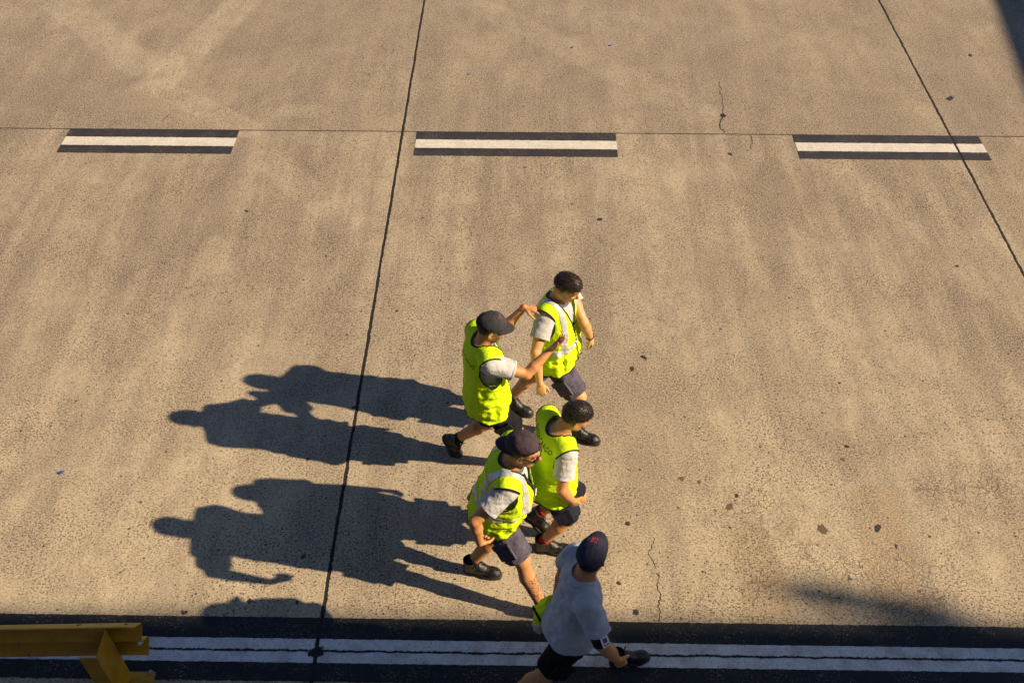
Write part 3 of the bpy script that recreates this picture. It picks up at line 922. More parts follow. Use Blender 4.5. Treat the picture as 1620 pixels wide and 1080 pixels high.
    for y in (1, -1):
        S.cone(hp(-.012, .05*y, -.045), hp(.055, .022*y, -.098), .024*s, .019*s, k=.025)
        S.ell(hp(.066, .036*y, -.022), (.022*s,)*3, k=.02)
        S.cone(hp(.088, .010*y, .024), hp(.078, .046*y, .022), .010*s, .009*s, k=.012)
        S.ell(hp(.092, .031*y, .003), np.array([.010, .015, .010])*s, HR, k=.004, mode='sub')
        S.ell(hp(.100, .011*y, -.036), (.0085*s,)*3, k=.006)
        E = np.array([nrm(hx-hz*.15+hy*y*-.25), nrm(hy+hx*.35*y), nrm(hz)])
        S.ell(hp(-.010, .081*y, -.006), np.array([.020, .0075, .033])*s, E, k=.004)
        S.ell(hp(-.006, .090*y, -.004), np.array([.011, .007, .020])*s, E, k=.003, mode='sub')
    S.ell(hp(.072, 0, -.098), np.array([.018, .024, .018])*s, HR, k=.02)
    S.cone(hp(.092, 0, .012), hp(.114, 0, -.028), .0085*s, .0125*s, k=.012)
    S.ell(hp(.088, 0, -.058), np.array([.013, .024, .0075])*s, HR, k=.006)
    S.ell(hp(.086, 0, -.072), np.array([.013, .021, .0085])*s, HR, k=.006)
    V, Q = S.mesh(.005, None, 1)
    Lh = (V-head)@HR.T/s
    lips = np.clip(1-np.abs(np.linalg.norm((Lh-np.array([.094, 0, -.065]))/np.array([.02, .026, .014]), axis=1)), 0, 1)*2
    x_, y_, z_ = Lh.T
    inh = np.linalg.norm(Lh, axis=1) < .16
    # stubble / beard along jaw and fade above the ears
    jaw = np.clip((-.025-z_)/.02, 0, 1)*np.clip((x_+.01)/.03, 0, 1)*(z_ > -.125)*(1-lips.clip(0, 1))
    side = np.clip(((z_-(-.008-np.clip(-x_, 0, .08)*.75)))/.055, 0, 1)*(x_ < .045)
    side = np.where((z_ > .0) & (x_ < .05), np.maximum(side, 0), side)
    bd = np.where(inh, np.maximum(jaw*beard, side*.8), 0)
    brow = (np.abs(z_-.026-.12*(.03-np.abs(np.abs(y_)-.03))) < .0055) & (np.abs(y_) > .012) & (np.abs(y_) < .052) & (x_ > .06)
    bd = np.where(brow, 1, bd)
    tat = np.zeros(len(V))
    if tattoo:
        h_, kn, an, *_ = Lg[tattoo]; t = ((V-kn)@(an-kn))/((an-kn)@(an-kn)); dd = np.linalg.norm(V-kn-t[:, None]*(an-kn), axis=1)
        tat = np.where((t > .3) & (t < .72) & (dd < .1), 1, 0)
    body = link_mesh('body', V, Q, skin, root, org, attrs={'lips': lips.clip(0, 1)*inh, 'beard': bd, 'tattoo': tat})
    # eyes
    for y in (1, -1):
        mb = MB(); c = hp(.0815, .031*y, .002); mb.sphere(c, .0098*s, 12, 8)
        eo = mb.build('eye', EYE_W, root, org)
        MB().sphere(c+hx*.0065*s, (.0050*s,)*3, 10, 6).build('iris', EYE_D, eo, org)
    # ---- boots and socks
    for sd in 'lr':
        h_, kn, an, tr, R = Lg[sd]
        make_boot(None, root, org, tr, R, sock)
        S2 = Sdf(); cm = kn+(an-kn)*.32
        S2.cone(cm, an, .058*s, .037*s, e=.006); S2.cone(an, tr(-.03, 0, .06), .037*s, .036, e=.005)
        V, Q = S2.mesh(.006, lambda p: vnoise(p*np.array([1, 1, 3]), 60)*.003, 1); T = tri(Q)
        L = (V-an)@nrm(kn-an)
        V, T, _ = clip(V, T, .085*s-L); L = (V-an)@nrm(kn-an); V, T, _ = clip(V, T, L+.03)
        link_mesh('sock', V, T, sock, root, org, solid=.002)
    # ---- shorts
    S3 = Sdf(); e_ = .014
    f, lo, hi = prof_sdf([k for k in BODY if k[0] <= -.40], e_); S3.fn(f, lo, hi, .02)
    legs = []
    for sd in 'lr':
        h_, kn, an, tr, R = Lg[sd]
        S3.cone(h_, h_+(kn-h_)*.95, .098*s, .086*s, k=.04, e=e_); legs.append((h_, kn))
    V, Q = S3.mesh(.0065, lambda p: vnoise(p*np.array([1, 1, .6]), 13, rs)*.022+vnoise(p*np.array([1, 1, 1.6]), 32, rs)*.010+vnoise(p, 70)*.003, 1)
    T = tri(Q)
    def leg_t(V):
        ds = []; ts = []
        for h_, kn in legs:
            d = kn-h_; L = np.linalg.norm(d); t = (V-h_)@(d/L); ts.append(short_len*L-t)
            ds.append(sd_cone(V, h_, kn, .1, .08))
        return np.where(ds[0] < ds[1], ts[0], ts[1])
    fld = leg_t(V)
    V1, T1, _ = clip(V, T, fld)
    u, w_, z = local(V1); V1, T1, _ = clip(V1, T1, -.40*s-z)
    so_ = link_mesh('shorts', V1, T1, short, root, org, solid=.004)
    f2 = leg_t(V); Vh, Th, ex = clip(V, T, f2); 
    f3 = leg_t(Vh); Vh, Th, ex = clip(Vh, Th, .022-f3)
    if len(Th):
        N = vnormals(Vh, Th); link_pieces('hem', Vh+N*.0025, Th, short, so_, org, solid=.004)
    # cargo pocket flaps
    for (h_, kn), sg in zip(legs, (1, -1)):
        d = nrm(kn-h_); side = lp*sg; side = nrm(side-d*(side@d)); c = h_+(kn-h_)*.55+side*(.104*s+e_-.006); fr = np.cross(d, side)
        Rr = np.array([side, d, fr])
        pm_ = MB().box(c, (.022, .15, .13), Rr)
        pm_.box(c-d*.055+side*.012, (.012, .045, .14), Rr)
        o = pm_.build('cargo_pocket', short, so_, org, smooth=False); bv = o.modifiers.new('soft', 'BEVEL'); bv.width = .006; bv.segments = 2
    # ---- t-shirt
    S4 = Sdf(); e4 = .010 if vest else .014
    KT = [(k[0], k[1], k[2], k[3]) for k in BODY if k[0] > -.63]
    if not vest: KT = [(k[0], k[1]+np.interp(-k[0], [.1, .25, .45, .66], [-.010, -.006, .020, .042]), k[2]+np.interp(-k[0], [.1, .25, .45, .66], [-.004, .004, .026, .048]), k[3]) for k in BODY]
    ft, lo, hi = prof_sdf(KT, e4); S4.fn(ft, lo, hi, .02)
    armc = []
    for sd in 'lr':
        sh_, el, wr_ = A[sd]
        S4.ell(sh_, (.064*s,)*3, k=.03, e=e4)
        S4.cone(neck-up*.025*s, sh_+up*.01, .058*s, .053*s, k=.03, e=e4)
        S4.cone(sh_, sh_+(el-sh_)*(sleeve+.2), .062*s, .066*s, k=.03, e=e4+.004); armc.append((sh_, el, arms[sd].get('sleeve', sleeve)))
    def folds(p):
        q = p-neck; return (.35 if vest else 1.5)*vnoise(np.stack([q@lc, q@fc, (q@up)*.45], -1), 20, rs)*.013+vnoise(np.stack([q@lc, q@fc*.6, (q@up)*1.8], -1), 30, rs+9)*.008+vnoise(p, 80)*.002
    V, Q = S4.mesh(.006, folds, 1); T = tri(Q)
    def tee_field(V):
        u, w_, z = local(V); q = V-(neck+up*.0)
        dt = ft(V); fa = np.full(len(V), .2)
        for sh_, el, slv in armc:
            d = nrm(el-sh_); L = np.linalg.norm(el-sh_)
            da = sd_cone(V, sh_, el, .062*s+e4, .066*s+e4)
            fa = np.minimum(fa, np.where(da < dt+.005, slv*L-(V-sh_)@d, .2))
        axis = nrm(head-hx*.02*s-neck)
        rad = np.linalg.norm(q-(q@axis)[:, None]*axis, axis=1)
        fn_ = np.where((q@axis) > -.06, rad-.079*s, .2)
        fh_ = z+(.50 if vest else .585)*s
        return fa, fn_, fh_
    fields = tee_field(V); V1, T1 = V, T
    for i in range(3):
        ff = tee_field(V1)[i]; V1, T1, _ = clip(V1, T1, ff)
    tob = link_mesh('t_shirt', V1, T1, tee, root, org, solid=.003)
    # collar and cuff bands
    ff = tee_field(V1)[1]; Vc, Tc, _ = clip(V1, T1, .018-ff)
    if len(Tc): N = vnormals(Vc, Tc); link_pieces('collar', Vc+N*.003, Tc, RIB if vest else tee, tob, org, solid=.003)
    ff = tee_field(V1)[0]; Vc, Tc, _ = clip(V1, T1, .016-ff)
    if len(Tc): N = vnormals(Vc, Tc); link_pieces('cuff', Vc+N*.002, Tc, tee, tob, org, solid=.003)
    info = dict(root=root, org=org, neck=neck, up=up, lc=lc, fc=fc, lp=lp, fp=fp, A=A, Lg=Lg, local=local, hp=hp, HR=HR, hx=hx, hy=hy, hz=hz, head=head, s=s, pel=pel, rs=rs)
    # ---- vest
    if vest:
        bl = belly
        KV = [(.025, .085, .085, .004), (-.01, .145, .108, .0), (-.06, .195, .135, -.006), (-.17, .212, .155, -.004+bl*.2), (-.30, .212, .162+bl*.4, .002+bl*.5), (-.42, .218, .170+bl*.6, bl*.6), (-.54, .235, .185+bl*.3, bl*.3), (-.66, .250, .20, 0), (-.78, .252, .20, 0)]
        S5 = Sdf(); fv, lo, hi = prof_sdf(KV, .0); S5.fn(fv, lo, hi, .02)
        for sh_ in (shl, shr):
            S5.cone(neck-up*.022*s, sh_+up*.016, .082*s, .088*s, k=.03)
        amp = .8 if wr is None else wr
        def vf(p):
            q = p-neck; U = q@lc; Wd = q@fc; Z = q@up
            dn_ = np.clip(-Z/.45-.05, .05, 1)
            rid = .12-np.abs(vnoise(np.stack([U*1.1, Wd*1.1, Z*.55+U*.25], -1), 13, rs+21))
            rid2 = .12-np.abs(vnoise(np.stack([U*.7, Wd*.7, Z*1.4-U*.7], -1), 17, rs+31))
            return amp*dn_*(-rid*.040-rid2*.030+vnoise(np.stack([U, Wd, Z*.30], -1), 15, rs)*.034+vnoise(np.stack([U*.7, Wd*.7, Z*1.5+U*.6], -1), 19, rs+5)*.024+vnoise(np.stack([U, Wd, Z+U*.8], -1), 38, rs+11)*.010)+vnoise(p, 70)*.0015
        V, Q = S5.mesh(.0065, vf, 1); T = tri(Q)
        hemz = -(vz or .63)*s
        def vfields(V):
            u, w_, z = local(V)
            arm = []
            for sg, sh_ in ((1, shl), (-1, shr)):
                c = sh_+lc*sg*.088*s-up*.075*s
                R = np.array([lc, fc, up]); arm.append(sd_ell(V, c, np.array([.105, .135, .175])*s, R))
            arm = np.minimum(arm[0], arm[1])
            q = V-neck; uu = q@lc; ww = q@fc; zz = q@up
            nk = np.hypot(uu, ww+.0)-.080*s
            nk = np.where(zz > -.12*s, nk, .3)
            vv = np.where(ww > .0, np.abs(uu)-(zz+.26*s)*.29, .3)
            nk = np.minimum(nk, vv)
            hm = z-hemz+.02*(np.abs(u)/.2)**2*s
            return arm, nk, hm
        V1, T1 = V, T
        for i in range(3): V1, T1, _ = clip(V1, T1, vfields(V1)[i])
        vm = vest_mat or LIME
        vo = link_mesh('hi_vis_vest', V1, T1, vm, root, org, solid=.003)
        N = vnormals(V1, T1)
        PV = V1+N*.003
        arm, nk, hm = vfields(V1)
        m_ = np.minimum(np.minimum(arm, nk), hm)
        Vp, Tp, _ = clip(PV, T1, .0095-m_); link_pieces('binding', Vp, Tp, PIPE, vo, org, solid=.004)
        # front zip
        u, w_, z = local(V1)
        zf = np.where(w_ > .02, .0075-np.abs(u), -.1)
        Vp, Tp, _ = clip(V1+N*.0035, T1, zf)
        if len(Tp): link_pieces('zip', Vp, Tp, PIPE, vo, org, solid=.004)
        if tape:
            uc, wd = .112*s, .026*s
            rad = .028
            vert = wd-np.abs(np.abs(u)-uc-.03*np.clip((-z-.15)/.25, 0, 1))
            vert = np.where(z > -.40*s, vert, -.1)
            if tape == 'front': vert = np.where(w_ > -.03, vert, -.1); 
            hor = wd-np.abs(z+.42*s)
            if tape == 'front': hor = np.where(w_ > -.03, hor, -.1)
            fld = np.maximum(vert, hor)
            fld = np.minimum(fld, m_-.012)
            Vp, Tp, _ = clip(V1+N*.0028, T1, fld)
            link_pieces('reflective_tape', Vp, Tp, TAPE, vo, org, solid=.002)
        # pocket panel seams
        sm = np.where((w_ > .02) & (z < -.46*s) & (z > -.60*s), .0022-np.abs(np.abs(u)-.055*s), -.1)
        sm = np.maximum(sm, np.where((w_ > .02) & (np.abs(u) > .055*s) & (np.abs(u) < .17*s), .0022-np.abs(z+.46*s), -.1))
        Vp, Tp, _ = clip(V1+N*.0015, T1, sm)
        if len(Tp): link_pieces('seam', Vp, Tp, vm, vo, org)
        bvh = BVHTree.FromPolygons([tuple(v) for v in V1], [tuple(int(i) for i in t) for t in T1])
        info['bvh'] = bvh; info['vest'] = vo
        if text:
            cu = bpy.data.curves.new('t', 'FONT'); cu.body = 'INTERCARGO'; cu.size = 1; cu.align_x = 'CENTER'; cu.space_character = 1.12; cu.resolution_u = 3
            to = bpy.data.objects.new('t', cu); COL.objects.link(to)
            bpy.context.view_layer.update()
            me = to.evaluated_get(bpy.context.evaluated_depsgraph_get()).to_mesh()
            tv = np.array([v.co[:] for v in me.vertices]); tf = [tuple(p.vertices) for p in me.polygons]
            to.evaluated_get(bpy.context.evaluated_depsgraph_get()).to_mesh_clear()
            bpy.data.objects.remove(to); bpy.data.curves.remove(cu)
            tri_ = []
            for f_ in tf:
                for k in range(1, len(f_)-1): tri_.append((f_[0], f_[k], f_[k+1]))
            wv = tv[:, 0].max()-tv[:, 0].min(); sc = .285*s/wv
            TV = []
            for p in tv:
                uu = -p[0]*sc; zz = (-.135+tdz)*s+p[1]*sc*1.25
                o_ = neck+lc*uu+up*zz-fc*.6
                hit = bvh.ray_cast(Vector(o_), Vector(fc), 1.2)
                q = np.array(hit[0][:]) if hit[0] is not None else o_+fc*.45
                TV.append(q-fc*.0035)
            link_mesh('lettering', TV, tri_, INK, vo, org, smooth=False)
    # ---- hair
    def hair_shell(e, post_amp, front, sidez, backz, m, nm='hair', vox=.0045):
        S6 = Sdf(); S6.ell(hp(-.014, 0, .034), np.array([.100, .077, .088])*s, HR, k=.02, e=e)
        S6.ell(hp(.016, 0, .058), np.array([.074, .060, .060])*s, HR, k=.03, e=e*1.1)
        S6.ell(hp(-.035, 0, .0), np.array([.062, .064, .070])*s, HR, k=.02, e=e*.3)
        def post(p):
            q = (p-head)@HR.T
            return vnoise(np.stack([q[:, 0]*.5, q[:, 1], q[:, 2]*.5], -1), 45, rs)*post_amp
        V, Q = S6.mesh(vox, post, 0); T = tri(Q)
        def hf(V):
            x, y, z = ((V-head)@HR.T/s).T
            line = np.interp(x, [-.12, -.075, -.035, -.01, .025, .05, .075, .1], [backz, backz, backz*.3+sidez*.5, sidez, sidez+.012, front-.012, front, front])
            return z-line+vnoise(V, 120, 4)*.012
        V, T, _ = clip(V, T, hf(V))
        if e > .008:        # short locks combed along the scalp
            r = np.random.RandomState(rs+1); N = vnormals(V, T); pick = r.randint(0, len(V), 1500)
            VV = list(V); TT = [tuple(t) for t in T]
            for i in pick:
                q = V[i]; n_ = N[i]; loc = ((q-head)@HR.T)/s
                flow = hx*(1. if loc[2] > .05 else .25)-hz*(0 if loc[2] > .06 else 1.)-hx*(.5 if loc[0] < -.05 else 0)+hy*.35*(loc[1] > 0)-hy*.35*(loc[1] < 0)
                flow = nrm(flow-n_*(flow@n_)); d = nrm(flow+n_*r.uniform(.04, .20)+r.normal(0, .10, 3)); a = nrm(np.cross(d, n_))
                L = r.uniform(.014, .026)*(1. if loc[2] > .055 else .6); w_ = .0020
                k = len(VV); q = q-n_*.0015; m2 = q+d*L*.55+n_*.0015
                VV += [q+a*w_, q-a*w_, m2-a*w_*.9, m2+a*w_*.9, q+d*L, m2+n_*.0018]
                TT += [(k, k+3, k+5), (k, k+5, k+1), (k+1, k+5, k+2), (k+3, k+4, k+5), (k+5, k+4, k+2), (k, k+1, k+2), (k, k+2, k+3), (k+3, k+2, k+4)]
            return link_mesh(nm, VV, TT, m, root, org, smooth=True)
        return link_mesh(nm, V, T, m, root, org, solid=.004)
    if hair:
        hair_shell(*hair)
    if hat: make_cap(info, **hat)
    if extras: extras(info)
    return info
text_dz = .03

def make_cap(I, mat_, az_off=0, tilt=0., brim=True, closed=True, logo=None, tall=0.):
    s, root, org, head = I['s'], I['root'], I['org'], I['head']
    hx, hy, hz = I['hx'], I['hy'], I['hz']
    a = math.radians(az_off); cx = hx*math.cos(a)+hy*math.sin(a); cy = hy*math.cos(a)-hx*math.sin(a)
    t = math.radians(tilt); cx, cz = cx*math.cos(t)-hz*math.sin(t), hz*math.cos(t)+cx*math.sin(t)
    R = np.array([cx, cy, cz]); back = abs(az_off) > 90
    c0 = head+(hx*(-.012)+hz*.045)*s
    if back: c0 = c0+(hz*.012-hx*.008)*s
    def cp(x, y, z): return c0+(cx*x+cy*y+cz*z)*s
    S = Sdf()
    S.ell(cp(0, 0, 0), np.array([.113, .090, .088+tall])*s, R, k=.02)
    S.ell(cp(.022, 0, .018), np.array([.084, .076, .070+tall])*s, R, k=.03)
    V, Q = S.mesh(.005, lambda p: vnoise(p, 30, I['rs'])*.006, 2); T = tri(Q)
    def lp_(V): return ((V-c0)@R.T)/s
    x, y, z = lp_(V).T
    V, T, _ = clip(V, T, z+.004+.012*np.clip(x/.1, -1, 1))
    def arch(V):
        x, y, z = lp_(V).T
        return np.where(x < 0, np.hypot(y/.032, (z-.000)/.030)-1, 1.)*.03
    V, T, _ = clip(V, T, arch(V))
    x, y, z = lp_(V).T
    phi = np.arctan2(y, x); r = np.hypot(x, y)
    seam = np.sin(3*phi)/3*r
    co = link_mesh('cap', V, T, mat_, root, org, attrs={'seam': seam}, solid=.003)
    # band across the rear opening
    pts = []
    mb = MB(); VV = []; n = 10
    for i in range(n+1):
        ph = math.pi+(-.5+i/n)*.9; rx, ry = .113, .092
        for zz in (-.014, .008): VV.append(cp(rx*math.cos(ph), ry*math.sin(ph), zz))
    link_mesh('strap', VV, [(2*i, 2*i+2, 2*i+3, 2*i+1) for i in range(n)], mat_, co, org, solid=.003, attrs={'seam': [1]*len(VV)})
    MB().sphere(cp(.006, 0, .0885+tall), (.008*s, .008*s, .005*s), 10, 6, R).build('button', mat_, co, org)
    # brim
    VV = []; na, nr = 22, 8
    for i in range(na+1):
        ph = math.radians(-68+136*i/na)
        ex, ey = .108*math.cos(ph), .088*math.sin(ph)
        ln = .078*max(0, math.cos(ph*1.22))**.6
        for j in range(nr+1):
            q = j/nr; X = ex+ln*q; Y = ey*(1+.04*q); Z = .006-.0-.9*(Y*Y)*(1+q)*1.2-.010*q+.012*X/.1*0-.002
            Z = .004+.05*(1-(Y/.088)**2)*.12-.55*Y*Y*(.4+q)*2-.016*q
            VV.append(cp(X, Y, Z-.008))
    Fb = [(i*(nr+1)+j, (i+1)*(nr+1)+j, (i+1)*(nr+1)+j+1, i*(nr+1)+j+1)[::-1] for i in range(na) for j in range(nr)]
    seamv = []
    for i in range(na+1):
        for j in range(nr+1): seamv.append(.0045*(((j*1.0) % 2)-.0)+.0005)
    link_mesh('brim', VV, Fb, mat_, co, org, attrs={'seam': seamv}, solid=.004)
    I['cap'] = co; I['cp'] = cp; I['cR'] = R
    bv = BVHTree.FromPolygons([tuple(v) for v in V], [tuple(int(i) for i in t) for t in T])
    if logo:
        m, polys = logo
        mb = MB()
        for poly in polys:          # (y, z) outline patches thrown on to the front panels
            VV = []
            for (yy, zz) in poly:
                o_ = cp(.25, yy, zz+.05*0); d_ = -(cx*.85+cz*.5); o_ = cp(.02, 0, .02)+(cy*yy+nrm(cz*.85-cx*.5)*zz)*s-d_*.2
                h = bv.ray_cast(Vector(o_), Vector(nrm(d_)), .5)
                VV.append(np.array(h[0][:])-nrm(d_)*.0016 if h[0] is not None else o_)
            mb.add(VV, [tuple(range(len(VV)))])
        mb.build('emblem', m, co, org, smooth=False)

def ring(I, sd, t, r, th, m, name='wristband'):
    sh_, el, wr_ = I['A'][sd]; c = el+(wr_-el)*t; ax = nrm(wr_-el); a = nrm(np.cross(ax, [0, 0, 1])); b = np.cross(ax, a)
    pts = [c+a*math.cos(k*math.pi/10)*r+b*math.sin(k*math.pi/10)*r for k in range(20)]
    MB().tube(pts, th, 6, True).build(name, m, I['root'], I['org'])
def ground_ball(px, py, z=0.): q = at(px, py, 0.); q[2] = z; return q
def rect(y0, y1, z0, z1): return [(y0, z0), (y1, z0), (y1, z1), (y0, z1)]
#PEOPLE_BELOW

def W(x, y, z): return np.array([x*math.cos(YW)-y*math.sin(YW), x*math.sin(YW)+y*math.cos(YW), z])
def nk(head, az, fwd, drop=.158): return head-azv(az)*fwd+np.array([0, 0, -drop])
def hem(x, y, z, zp, back=.20): p = at(x, y, z); return np.array([p[0], p[1]+back, zp])
# ---------- bearded man in the charcoal cap, arm out to the colleague
hd_ = at(777, 518, 1.65); neck = nk(hd_, 10, .065); pel = hem(769, 668, .83, .915, .215)
p1 = person('man in charcoal cap and lime vest, one hand on his workmate\'s shoulder', SKIN_A, 1.78, pel, neck,
    hd_, az_p=8, az_c=19, az_h=4, pitch=14,
    feet={'r': (-10, 0, ground_ball(858, 742)), 'l': (-30, 62, ground_ball(716, 714))},
    arms={'r': dict(elbow=(833, 592), wrist=(872, 552), wlow=False, hd=(.55, .25, .45), pn=(-.5, .1, .8), curl=(8, 12, 8), spread=.12, thumb=.9),
          'l': dict(w3=at(829, 486, 1.525), pole=(0, .3, -1), hd=(.95, -.12, -.10), pn=(0, -.15, -1), curl=(12, 14, 10), spread=.2, thumb=.8)},
    tee=TEE_L, short=BLACKC, text=True, hat=dict(mat_=CAP_G, logo=(mat('faded red stitching', (.22, .06, .06), .8), [rect(-.030+.016*k, -.026+.016*k, .034, .052) for k in range(4)]+[rect(-.030+.016*k, -.020+.016*k, .048, .052) for k in range(3)])),
    hair=(.006, .004, .03, .0, -.055, HAIR_D), beard=.95)
ring(p1, 'l', .97, .031, .004, REDT)

# ---------- bareheaded man in the lead
hd_ = at(897, 455, 1.65); neck = nk(hd_, -35, .085); pel = hem(880, 590, .85, .91, .21)
p2 = person('bareheaded man farthest from the edge line, dark hair, lime vest, left arm swinging', SKIN_B, 1.78, pel, neck,
    hd_, az_p=-20, az_c=-30, az_h=-26, pitch=22,
    feet={'l': (-25, 8, ground_ball(825, 652)), 'r': (-20, 0, ground_ball(930, 697))},
    arms={'r': dict(elbow=(843, 572), wrist=(854, 606), pn=(0, 1, .2), curl=(55, 60, 40)),
          'l': dict(sleeve=.40, elbow=(924, 512), wrist=(934, 534), hd=None, pn=(-.6, .3, -.6), curl=(30, 40, 25))},
    tee=TEE, short=NAVY, tape='all', hair=(.010, .005, .072, .050, .012, HAIR_B), beard=.12)
ring(p2, 'l', .93, .031, .0045, PIPE); ring(p2, 'r', .97, .030, .0025, STEEL)

# ---------- bareheaded man with printed back
hd_ = at(911, 658, 1.575); neck = nk(hd_, 10, .125, .142); pel = hem(872, 806, .79, .87, .22)
p3 = person('bareheaded man with short black hair, clenched right fist and INTERCARGO across his vest', SKIN_A, 1.70, pel, neck,
    hd_, az_p=8, az_c=22, az_h=8, pitch=26,
    feet={'r': (-5, 0, ground_ball(884, 872)), 'l': (-10, 48, at(850, 832, .10))},
    arms={'r': dict(elbow=(889, 775), wrist=(906, 792), wlow=True, pn=(0, .9, -.3), curl=(75, 90, 60)),
          'l': dict(w3=pel+np.array([.02, .27, -.02]), pole=(-1, .2, 0), pn=(0, -.9, -.3), curl=(40, 50, 30))},
    tee=TEE_L, short=NAVY_D, text=True, tdz=.07, hair=(.009, .004, .064, .030, -.03, HAIR_D), beard=.15, sock=SOCKR, vz=.64)

# ---------- man with cap turned backwards
def shades(I):
    hp, hx, hy, hz, root, org = I['hp'], I['hx'], I['hy'], I['hz'], I['root'], I['org']
    mb = MB()
    for y in (1, -1):
        mb.tube([hp(.096, .062*y, .010), hp(.05, .076*y, .012), hp(.0, .082*y, .012), hp(-.02, .083*y, .0)], .0032, 6)
    mb.tube([hp(.108, .012, .010), hp(.112, 0, .013), hp(.108, -.012, .010)], .003, 6)
    o = mb.build('sunglasses', LENS, root, org)
    for y in (1, -1):
        V = []; n = 8
        for i in range(n+1):
            q = i/n; yy = .010+.056*q; xx = .112-.016*q*q-.004
            for zz in (.017, -.004, -.022+.006*abs(q-.5)): V.append(hp(xx, yy*y, zz))
        Fc = [(3*i+j, 3*i+3+j, 3*i+4+j, 3*i+1+j) for i in range(n) for j in range(2)]
        link_mesh('lens', V, Fc, LENS, o, org, solid=.003)
    # lanyard from the collar down the front
    neck, up, lc, fc, s, bvh = I['neck'], I['up'], I['lc'], I['fc'], I['s'], I['bvh']
    for sg in (1, -1):
        path = [(.080*sg, .02), (.074*sg, -.05), (.058*sg, -.12), (.036*sg, -.19), (.016*sg, -.27), (.004*sg, -.33)]; V = []
        for (u, z) in path:
            for d in (-.009, .009):
                o_ = neck+lc*(u+d)*s+up*z*s+fc*.6; h = bvh.ray_cast(Vector(o_), Vector(-fc), 1.2)
                lim = .135+.02*min(1, -z/.2) if z < 0 else .09
                q = np.array(h[0][:]) if h[0] is not None and (np.array(h[0][:])-neck)@fc > .05 else neck+lc*(u+d)*s+up*z*s+fc*lim*s
                V.append(q+fc*.007)
        link_mesh('lanyard', V, [(2*i, 2*i+1, 2*i+3, 2*i+2)[::sg] for i in range(len(path)-1)], NAVY_D, root, org, solid=.002)
    o_ = neck-up*.37*s+fc*.6; h = bvh.ray_cast(Vector(o_), Vector(-fc), 1.2); q = np.array(h[0][:]) if h[0] is not None else neck-up*.37*s+fc*.17
    MB().box(q+fc*.01, (.006, .055, .085), np.array([fc, lc, up])).build('id_card', WHITE, root, org, smooth=False)
hd_ = at(829, 712, 1.68); neck = nk(hd_, -14, .09); pel = hem(784, 851, .85, .93, .24)
p4 = person('man with plum cap turned backwards, sunglasses and silver striped lime vest', SKIN_C, 1.82, pel, neck,
    hd_, az_p=-6, az_c=-5, az_h=-16, pitch=12,
    feet={'l': (-12, 0, ground_ball(772, 908)), 'r': (-12, 0, ground_ball(888, 978))},
    arms={'r': dict(e3=at(738, 837, 1.245), wt=at(759, 858, 1.03), hd=(.2, .62, -.72), pn=(.3, .6, .6), curl=(75, 80, 55)),
          'l': dict(elbow=(782, 742), wrist=(768, 776), hd=(-.9, .0, -.35), pn=(0, -.3, -1), curl=(15, 20, 15))},
    tee=TEE, short=NAVY, tape='all', text=True, hat=dict(mat_=CAP_P, az_off=180, tilt=17), hair=(.006, .004, .076, .03, -.055, HAIR_D), beard=.2, belly=.05, extras=shades, tattoo='r')

# ---------- man without vest, half in the shade
def badge(I):
    root, org, s = I['root'], I['org'], I['s']; sh_, el, wr_ = I['A']['r']; d = nrm(el-sh_)
    S = Sdf(); S.cone(sh_, el, .058*s, .046*s, e=.012)
    V, Q = S.mesh(.005, lambda p: vnoise(p, 60)*.002, 2); T = tri(Q); L = np.linalg.norm(el-sh_)
    t = (V-sh_)@d/L; V, T, _ = clip(V, T, t-.60); t = (V-sh_)@d/L; V, T, _ = clip(V, T, .92-t)
    o = link_mesh('armband', V, T, PIPE, root, org, solid=.003)
    c = sh_+d*L*.76; v = nrm(np.array([.25, -.55, .75])); v = nrm(v-d*(v@d)); t_ = np.cross(d, v); R = np.array([d, t_, v])
    c = c+v*.0735
    card = MB().box(c, (.075, .052, .004), R).build('id_card', WHITE, o, org, smooth=False)
    MB().box(c+v*.0025-d*.008+t_*.0, (.030, .026, .002), R).build('portrait', mat('card photo', (.12, .08, .10), .5), card, org, smooth=False)
    mb = MB()
    mb.box(c+v*.0025+d*.020, (.006, .038, .002), R); mb.box(c+v*.0025+d*.029, (.004, .030, .002), R); mb.build('print', mat('card print', (.35, .12, .25), .6), card, org, smooth=False)
hh = []
for k in range(3): hh.append(rect(-.018, .018, .032+.013*k, .037+.013*k))
for k in range(3): hh.append(rect(-.018+.0145*k, -.012+.0145*k, .032, .063))
hd_ = at(936, 880, 1.60); neck = at(922, 912, 1.455); pel = hem(905, 1036, .80, .90, .17)
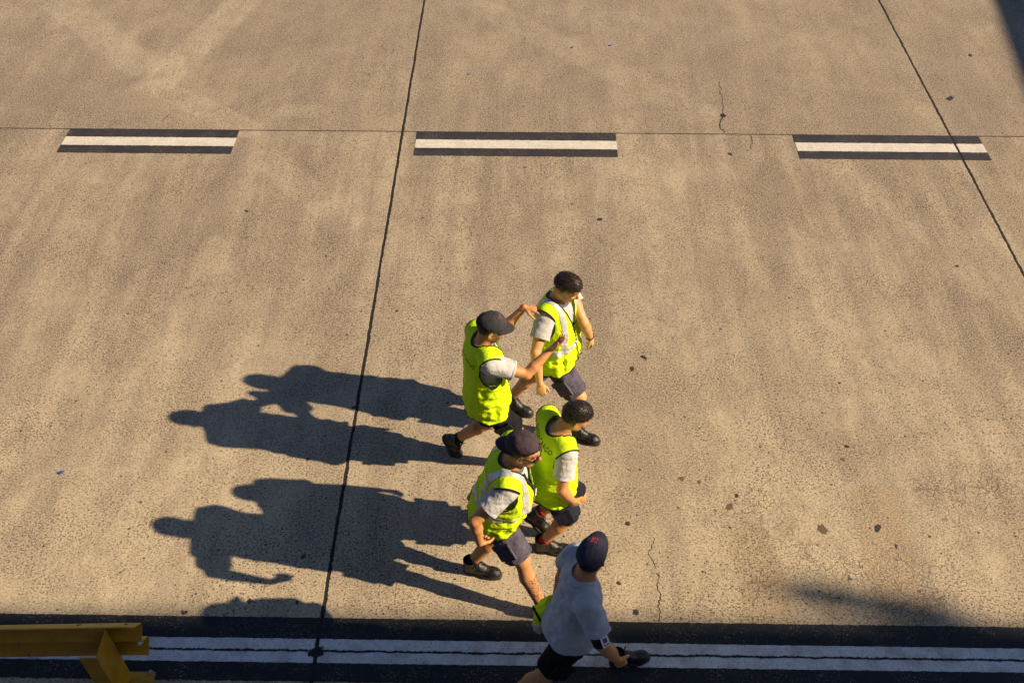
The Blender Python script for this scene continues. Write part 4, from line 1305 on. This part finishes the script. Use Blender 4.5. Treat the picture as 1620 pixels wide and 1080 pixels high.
p5 = person('man without a vest, in grey tee and navy cap with red emblem', SKIN_C, 1.76, pel, neck,
    hd_, az_p=8, az_c=10, az_h=68, pitch=-2,
    feet={'l': (12, 0, ground_ball(1004, 1044)), 'r': (5, 45, ground_ball(805, 1125))},
    arms={'r': dict(elbow=(955, 1022), wrist=(977, 1044), wlow=True, pn=(-.2, .9, -.1), curl=(70, 85, 60)),
          'l': dict(w3=at(878, 955, .98), pole=(-.2, .3, -.9), pn=(.9, -.3, 0), curl=(65, 75, 55))},
    vest=False, tee=TEE_S, short=BLACKC, hat=dict(mat_=CAP_N, tilt=0, logo=(RED, hh), tall=.004), hair=(.006, .004, .03, .0, -.055, HAIR_D), beard=.1, extras=badge, short_len=.82)

# ---------- vest carried in the hand
wl = p5['A']['l'][2]
c = wl+np.array([-.05, .0, -.06])
vroot = empty('carried_vest', (c[0], c[1], c[2]-.25)); vo_ = np.array([c[0], c[1], c[2]-.25])
tag(vroot, 'bunched lime vest hanging from the left hand of the man in the t shirt', 'vest')
S = Sdf()
S.cone(c+np.array([.03, 0, .12]), c+np.array([-.02, -.0, -.05]), .03, .06, k=.03)
S.cone(c+np.array([-.02, 0, -.05]), c+np.array([-.045, -.02, -.19]), .056, .044, k=.04)
S.cone(c+np.array([0, .05, -.03]), c+np.array([.0, .06, -.16]), .05, .04, k=.03)
V, Q = S.mesh(.006, lambda p: (.10-np.abs(vnoise(p*np.array([1.3, 1.3, .6]), 17)))*.05+vnoise(p, 50)*.008, 1); T = tri(Q)
cl = link_mesh('cloth', V, T, LIME, vroot, vo_)
N = vnormals(V, T)
fz = .036-np.abs((V-c)@nrm([-.55, .1, 1])+.11)
Vp, Tp, _ = clip(V+N*.003, T, fz); link_pieces('reflective_tape', Vp, Tp, TAPE, vroot, vo_, solid=.002)
fz = .008-np.abs((V-c)@nrm([1, .5, .35])+.075)
Vp, Tp, _ = clip(V+N*.003, T, fz); link_pieces('binding', Vp, Tp, PIPE, vroot, vo_, solid=.004)
fz = .010-np.abs(V[:, 2]-V[:, 2].min()-.012)
Vp, Tp, _ = clip(V+N*.003, T, fz); link_pieces('binding', Vp, Tp, PIPE, vroot, vo_, solid=.004)
